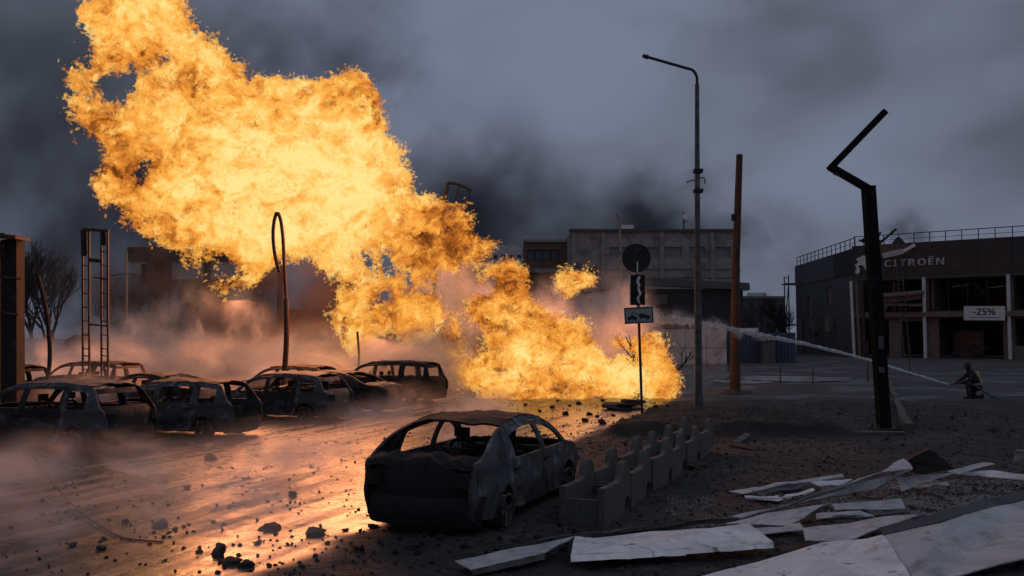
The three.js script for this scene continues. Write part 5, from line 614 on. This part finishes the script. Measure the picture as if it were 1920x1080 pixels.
vapour('steam', 'pale steam rolling off the wet road behind the burned cars', 'steam', [0.85, 0.84, 0.84], 41, [
  bank(52, -40, 920, 650, 715, 37, 50, 1.8, 3.2, 0.8, 0.6), bank(20, 80, 640, 590, 680, 44, 56, 1.3, 2.6, 0.6, 0.9), bank(12, 250, 470, 555, 660, 42, 45, 0.7, 1.4, 0.6, 1.3), bank(18, 620, 900, 650, 725, 37.5, 40, 1.2, 2.2, 0.6, 0.7),
  bank(24, 960, 1190, 560, 700, 42, 48, 1.6, 2.9, 0.66), bank(12, 800, 930, 520, 700, 42, 47, 1.3, 2.3, 0.6),
], 0.02);
vapour('steam', 'thin steam curling over the wet road between the burned cars', 'steam', [0.85, 0.84, 0.84], 51, [
  [26, -9.5, -3.2, 0.15, 0.55, 14.5, 19, 0.9, 1.8, 0.32, 0.5], [18, -8, -2.6, 0.1, 0.4, 10.5, 15, 0.9, 1.6, 0.3, 0.4], [14, -3.5, -0.5, 0.2, 0.7, 20, 31, 1.0, 1.8, 0.42, 0.5], [8, -14, -6, 0.3, 1.2, 25, 34, 1.0, 2.0, 0.4, 0.6],
], 0.02);
vapour('mist', 'white mist drifting off the end of the water jet', 'mist', [0.85, 0.85, 0.86], 61, [
  bank(9, 1215, 1300, 594, 606, 38.4, 39.6, 0.35, 0.7, 0.4), bank(9, 1290, 1370, 605, 620, 38.2, 38.9, 0.25, 0.5, 0.34), bank(7, 1370, 1440, 619, 634, 38.1, 38.6, 0.18, 0.35, 0.3),
], 0.02);
// ---------------------------------------------------------------- fire
// signed distance (inside > 0) to an outline
function inside(poly, x, y) {
  let d = 1e9, s = false;
  for (let i = 0, j = poly.length - 1; i < poly.length; j = i++) {
    const [ax, ay] = poly[i], [bx, by] = poly[j], ex = bx - ax, ey = by - ay, t = clamp(((x - ax) * ex + (y - ay) * ey) / (ex * ex + ey * ey));
    const dx = x - ax - t * ex, dy = y - ay - t * ey; d = Math.min(d, dx * dx + dy * dy);
    if ((ay > y) !== (by > y) && x < (bx - ax) * (y - ay) / (by - ay) + ax) s = !s;
  }
  return s ? Math.sqrt(d) : -Math.sqrt(d);
}
const HEAT = [[0, 0.11, 0.028, 0.006], [0.16, 0.34, 0.085, 0.012], [0.34, 0.78, 0.24, 0.028], [0.55, 1.0, 0.42, 0.06], [0.75, 1.06, 0.60, 0.13], [1, 1.12, 0.80, 0.29]];
function heat(t) { t = clamp(t); let i = 0; while (i < HEAT.length - 2 && t > HEAT[i + 1][0]) i++; const a = HEAT[i], b = HEAT[i + 1], k = clamp((t - a[0]) / (b[0] - a[0])); return [lerp(a[1], b[1], k), lerp(a[2], b[2], k), lerp(a[3], b[3], k)]; }
function flame(name, label, outline, dist, o) {
  const pts = outline.map(([x, y]) => { const p = D(x, y, dist); return [p.x, p.y]; });
  const holes = (o.holes ?? []).map(([x, y, r]) => { const p = D(x, y, dist); return [p.x, p.y, r * dist / FOCAL]; });
  const hot = (o.hot ?? []).map(([x, y, r]) => { const p = D(x, y, dist); return [p.x, p.y, r * dist / FOCAL]; });
  const cool = (o.cool ?? []).map(([x, y, r]) => { const p = D(x, y, dist); return [p.x, p.y, r * dist / FOCAL]; });
  const xs = pts.map((p) => p[0]), ys = pts.map((p) => p[1]), pad = 1.3, step = o.step, deep = o.deep, sd = o.seed;
  const org = V(Math.min(...xs) - pad, Math.min(...ys) - pad, -deep), nx = Math.ceil((Math.max(...xs) + pad - org.x) / step), ny = Math.ceil((Math.max(...ys) + pad - org.y) / step), nz = Math.ceil(2 * deep / step);
  // flat distance on its own grid, looked up at warped places
  const flat = new Float32Array(nx * ny);
  for (let j = 0; j < ny; j++) for (let i = 0; i < nx; i++) {
    const x = org.x + i * step, y = org.y + j * step; let d = inside(pts, x, y);
    for (const [hx, hy, r] of holes) d = Math.min(d, (Math.hypot(x - hx, y - hy) - r));
    flat[i + j * nx] = d;
  }
  const at = (x, y) => { const u = clamp((x - org.x) / step, 0, nx - 1.01), v = clamp((y - org.y) / step, 0, ny - 1.01), i = Math.floor(u), j = Math.floor(v), a = u - i, b = v - j, c = i + j * nx; return lerp(lerp(flat[c], flat[c + 1], a), lerp(flat[c + nx], flat[c + nx + 1], a), b); };
  const field = (x, y, z) => {
    const s = o.scale;
    const wx = fbm(x * 0.5 * s + sd, y * 0.5 * s, z * 0.5 * s, 3), wy = fbm(x * 0.5 * s, y * 0.5 * s + sd + 9, z * 0.5 * s + 4, 3);
    const base = at(x + wx * 1.5 / s, y + wy * 1.5 / s) - o.flat * z * z - 0.2 / s;
    if (base < -1.4 || base > 3) return base;
    const a = noise(x * 1.6 * s + wx * 2 + sd, y * 1.6 * s + wy * 2, z * 1.6 * s), b = noise(x * 3.4 * s + wy * 3, y * 3.4 * s + sd, z * 3.4 * s + wx * 3), c = noise(x * 6.8 * s, y * 6.8 * s + wx * 3, z * 6.8 * s + sd);
    return base + (0.42 * (1 - 2 * Math.abs(a)) - 0.2 + 0.36 * (1 - 2 * Math.abs(b)) - 0.18 + 0.22 * c + 0.12 * noise(x * 11 * s, y * 11 * s + sd, z * 11 * s) + 0.3 * wx) / s;
  };
  const f = new Float32Array(nx * ny * nz);
  for (let k = 0, q = 0; k < nz; k++) for (let j = 0; j < ny; j++) for (let i = 0; i < nx; i++, q++) f[q] = field(org.x + i * step, org.y + j * step, org.z + k * step);
  const tone = (x, y, z, fx) => {                       // how hot the gas is: filaments of several sizes
    const s = o.scale, wx = fbm(x * 0.8 * s, y * 0.8 * s + 3 + sd, z * 0.8 * s, 2) * 1.2, wy = fbm(x * 0.8 * s + 8, y * 0.8 * s, z * 0.8 * s + sd, 2) * 1.2;
    let t = 0.57 + 0.55 * fbm(x * 0.33 * s + wx * 0.4, y * 0.33 * s + wy * 0.4 + sd, z * 0.33, 2) + 1.25 * fbm(x * 1.0 * s + wx * 1.3, y * 1.5 * s + wy * 1.3, z * 1.15 * s + sd, 5, 0.72);
    t -= 0.85 * smooth(0.32, 0.62, fbm(x * 0.75 * s + wx + 40, y * 0.75 * s + wy, z * 0.75 + sd, 3)) ;
    t += 0.10 * clamp(fx, -1, 2.2);
    for (const [hx, hy, r] of hot) t += 0.17 * Math.exp(-((x - hx) ** 2 + (y - hy) ** 2) / (r * r));
    for (const [hx, hy, r] of cool) t -= 0.3 * Math.exp(-((x - hx) ** 2 + (y - hy) ** 2) / (r * r));
    return t;
  };
  const parts = [], r = rng(sd * 13 + 5), p = V(0, 0, 0);
  for (const [iso, alpha, shift] of [[0.0, 0.34, -0.14], [0.28, 0.6, -0.05], [0.62, 1, 0.03]]) {
    const g = surfaceNets(f, nx, ny, nz, iso, org, step), a = g.attributes.position, c = new Float32Array(a.count * 4);
    for (let i = 0; i < a.count; i++) {
      p.fromBufferAttribute(a, i);
      const h = heat(tone(p.x, p.y, p.z, at(p.x, p.y)) + shift);
      c.set([...h, alpha < 1 ? clamp(alpha * (1 + 1.6 * noise(p.x * 2.3, p.y * 2.3, p.z * 2.3 + 20))) : 1], i * 4);
    }
    g.setAttribute('color', new THREE.BufferAttribute(c, 4)); parts.push(g);
  }
  // wisps of burning gas torn off round the surface
  const P = [], C = [], I = []; let made = 0;
  for (let n = 0; n < o.wisps * 30 && made < o.wisps; n++) {
    const x = org.x + r() * nx * step, y = org.y + r() * ny * step, z = (r() * 2 - 1) * deep, v = field(x, y, z);
    if (v < -0.32 || v > 0.35) continue;
    if (v < 0 && r() < smooth(0.05, -0.32, v) * 0.97) continue;
    made++;
    const len = (0.05 + 0.15 * r() * r()) / Math.sqrt(o.scale), wid = len * (0.4 + 0.5 * r());
    const ang = fbm(x * 0.6, y * 0.6 + sd, z * 0.6, 2) * 7 + o.lean, d1 = V(Math.cos(ang), Math.sin(ang), r() - 0.5).normalize(), d2 = V(r() - 0.5, r() - 0.5, r() - 0.5).cross(d1).normalize();
    const h = heat(tone(x, y, z, v) - 0.06 + (r() - 0.5) * 0.12), at0 = P.length / 3;
    P.push(x, y, z); C.push(...h, 0.6);
    for (let e = 0; e < 5; e++) { const q = e / 5 * 6.283, l = (0.7 + 0.6 * r()) * len * Math.cos(q), w = (0.7 + 0.6 * r()) * wid * Math.sin(q); P.push(x + d1.x * l + d2.x * w, y + d1.y * l + d2.y * w, z + d1.z * l + d2.z * w); C.push(...h, 0); I.push(at0, at0 + 1 + e, at0 + 1 + (e + 1) % 5); }
  }
  const wg = new THREE.BufferGeometry(); wg.setAttribute('position', new THREE.Float32BufferAttribute(P, 3)); wg.setAttribute('color', new THREE.Float32BufferAttribute(C, 4)); wg.setIndex(I); parts.push(wg);
  const root = new THREE.Group(); root.name = numbered(name); root.position.set(0, 0, -dist); scene.add(root);
  root.userData = { label, category: 'flame' };
  const mat = new THREE.MeshBasicMaterial({ vertexColors: true, transparent: true, side: THREE.DoubleSide });
  const core = new THREE.MeshBasicMaterial({ vertexColors: true, side: THREE.DoubleSide });
  [['outer_veil', mat], ['middle_veil', mat], ['flame_core', core], ['flame_wisps', mat]].forEach(([n, m], i) => { const q = new THREE.Mesh(parts[i], m); q.name = n; root.add(q); if (i === 3) q.userData.kind = 'stuff'; });
  console.log(name, nx, ny, nz, parts.map((g) => (g.index.count / 3) | 0).join(' '), 'wisps', made);
  return root;
}
flame('gas_flame', 'huge rolling orange gas flame leaning up into the smoke', [
  [130, -170], [185, -60], [172, 0], [190, 40], [192, 100], [185, 118], [155, 108], [160, 125], [130, 128], [150, 150], [158, 165], [165, 180], [138, 195], [145, 225], [160, 235], [190, 243], [200, 260], [195, 300], [198, 335], [205, 385], [225, 400], [250, 425], [262, 440], [300, 450], [330, 455], [360, 465], [380, 495], [410, 525], [440, 550], [460, 540], [490, 520], [510, 500], [530, 470], [550, 475], [590, 470], [600, 500], [625, 540], [635, 575], [640, 600], [655, 620], [680, 640], [720, 635], [745, 645], [780, 640], [815, 620], [830, 590], [820, 550], [800, 520], [810, 490], [860, 490], [890, 462], [870, 450], [830, 440], [868, 402], [830, 400], [800, 380], [770, 370], [765, 330], [740, 290], [735, 250], [725, 225], [730, 205], [710, 190], [690, 160], [650, 150], [610, 135], [580, 145], [555, 165], [540, 160], [500, 155], [470, 160], [450, 150], [468, 122], [440, 105], [410, 75], [395, 75], [380, 65], [360, 60], [345, 40], [335, 10], [330, -30], [360, -80], [350, -170]],
  41, { step: 0.105, deep: 3.4, flat: 0.32, seed: 3, scale: 1, wisps: 90000, lean: 2.2, holes: [[208, 170, 40], [240, 146, 30], [192, 196, 24], [735, 495, 24], [688, 482, 17], [772, 535, 19], [715, 560, 20], [662, 598, 14], [425, 515, 30], [390, 490, 12], [268, 318, 20], [372, 160, 18], [308, 120, 14], [640, 540, 12]], hot: [[640, 330, 120], [600, 440, 110], [700, 400, 90], [400, 170, 110], [230, 20, 70]], cool: [[440, 500, 30], [265, 320, 30], [620, 190, 40], [370, 160, 25], [300, 110, 20], [820, 440, 50]] });
flame('ground_fire', 'low wide orange fire burning on the ground beside the bent sapling', [
  [865, 702], [885, 690], [900, 665], [925, 650], [915, 620], [900, 600], [880, 590], [872, 565], [890, 550], [905, 560], [930, 545], [935, 520], [920, 515], [905, 520], [900, 500], [930, 505], [950, 495], [965, 482], [978, 490], [975, 520], [985, 550], [1000, 575], [1015, 595], [1040, 610], [1075, 610], [1100, 630], [1130, 660], [1140, 680], [1160, 675], [1185, 670], [1170, 645], [1180, 630], [1200, 635], [1230, 635], [1250, 640], [1255, 665], [1262, 690], [1270, 710], [1265, 738], [1200, 745], [1100, 750], [1000, 748], [920, 745], [870, 728]],
  38.5, { step: 0.085, deep: 1.7, flat: 0.45, seed: 8, scale: 1.5, wisps: 45000, lean: 1.2, hot: [[1120, 690, 50], [960, 660, 60], [1200, 715, 50]], cool: [[940, 530, 40], [900, 590, 30], [1010, 700, 25]] });
flame('flame_lick', 'small torn off lick of flame floating above the ground fire', [[1046, 538], [1052, 520], [1066, 508], [1090, 510], [1112, 514], [1108, 530], [1088, 540], [1066, 546]],
  39.5, { step: 0.055, deep: 0.5, flat: 0.8, seed: 12, scale: 2.6, wisps: 2500, lean: 0.4 });
flame('flame_lick', 'ragged lick of flame between the gas flame and the ground fire', [[838, 676], [844, 640], [838, 612], [852, 586], [860, 614], [868, 650], [884, 682], [862, 694]],
  40, { step: 0.06, deep: 0.6, flat: 0.8, seed: 15, scale: 2.2, wisps: 2200, lean: 1.2, holes: [[856, 664, 6]], cool: [[860, 650, 60]] });
flame('flame_lick', 'ragged lick of flame torn off beside the leaning lamp post', [[828, 470], [850, 440], [834, 420], [866, 396], [884, 408], [872, 436], [896, 452], [930, 458], [900, 478], [862, 490]],
  42.5, { step: 0.06, deep: 0.6, flat: 0.8, seed: 19, scale: 2.2, wisps: 6000, lean: 0.6, holes: [[858, 424, 9], [870, 466, 10]], cool: [[860, 440, 60]] });
// the light that the fire gives, spread over its face, its underside and its back
const FIRE = new THREE.Color(1, 0.33, 0.135);
function fireLight(x, y, z, w, h, nits, tx, ty, tz) { const l = new THREE.RectAreaLight(FIRE, nits, w, h); l.name = 'fire_glow'; l.position.set(x, y, z); l.lookAt(tx, ty, tz); scene.add(l); return l; }
fireLight(-9, 8, -36.4, 11, 9, 10.5, -21, 2, -18);           // face of the gas flame, turned to the cars
fireLight(-11, 4.6, -41, 6, 6, 1.9, -10.5, 0, -40);       // its underside
fireLight(-5.6, 1.95, -41, 5, 5, 2.2, -6, 0, -40.5);
fireLight(-8, 7, -45.4, 12, 8, 2.6, -9, 1, -56);          // its back
fireLight(2.2, 2.4, -36.4, 8, 3, 1.4, -14, 0, -20);        // face and back of the ground fire
fireLight(2.4, 3.2, -40.7, 8, 4, 3.6, 4, 3, -50);
scene.traverse((o) => { if (o.isMesh) { o.castShadow = true; o.receiveShadow = true; } });
renderer.render(scene, camera);
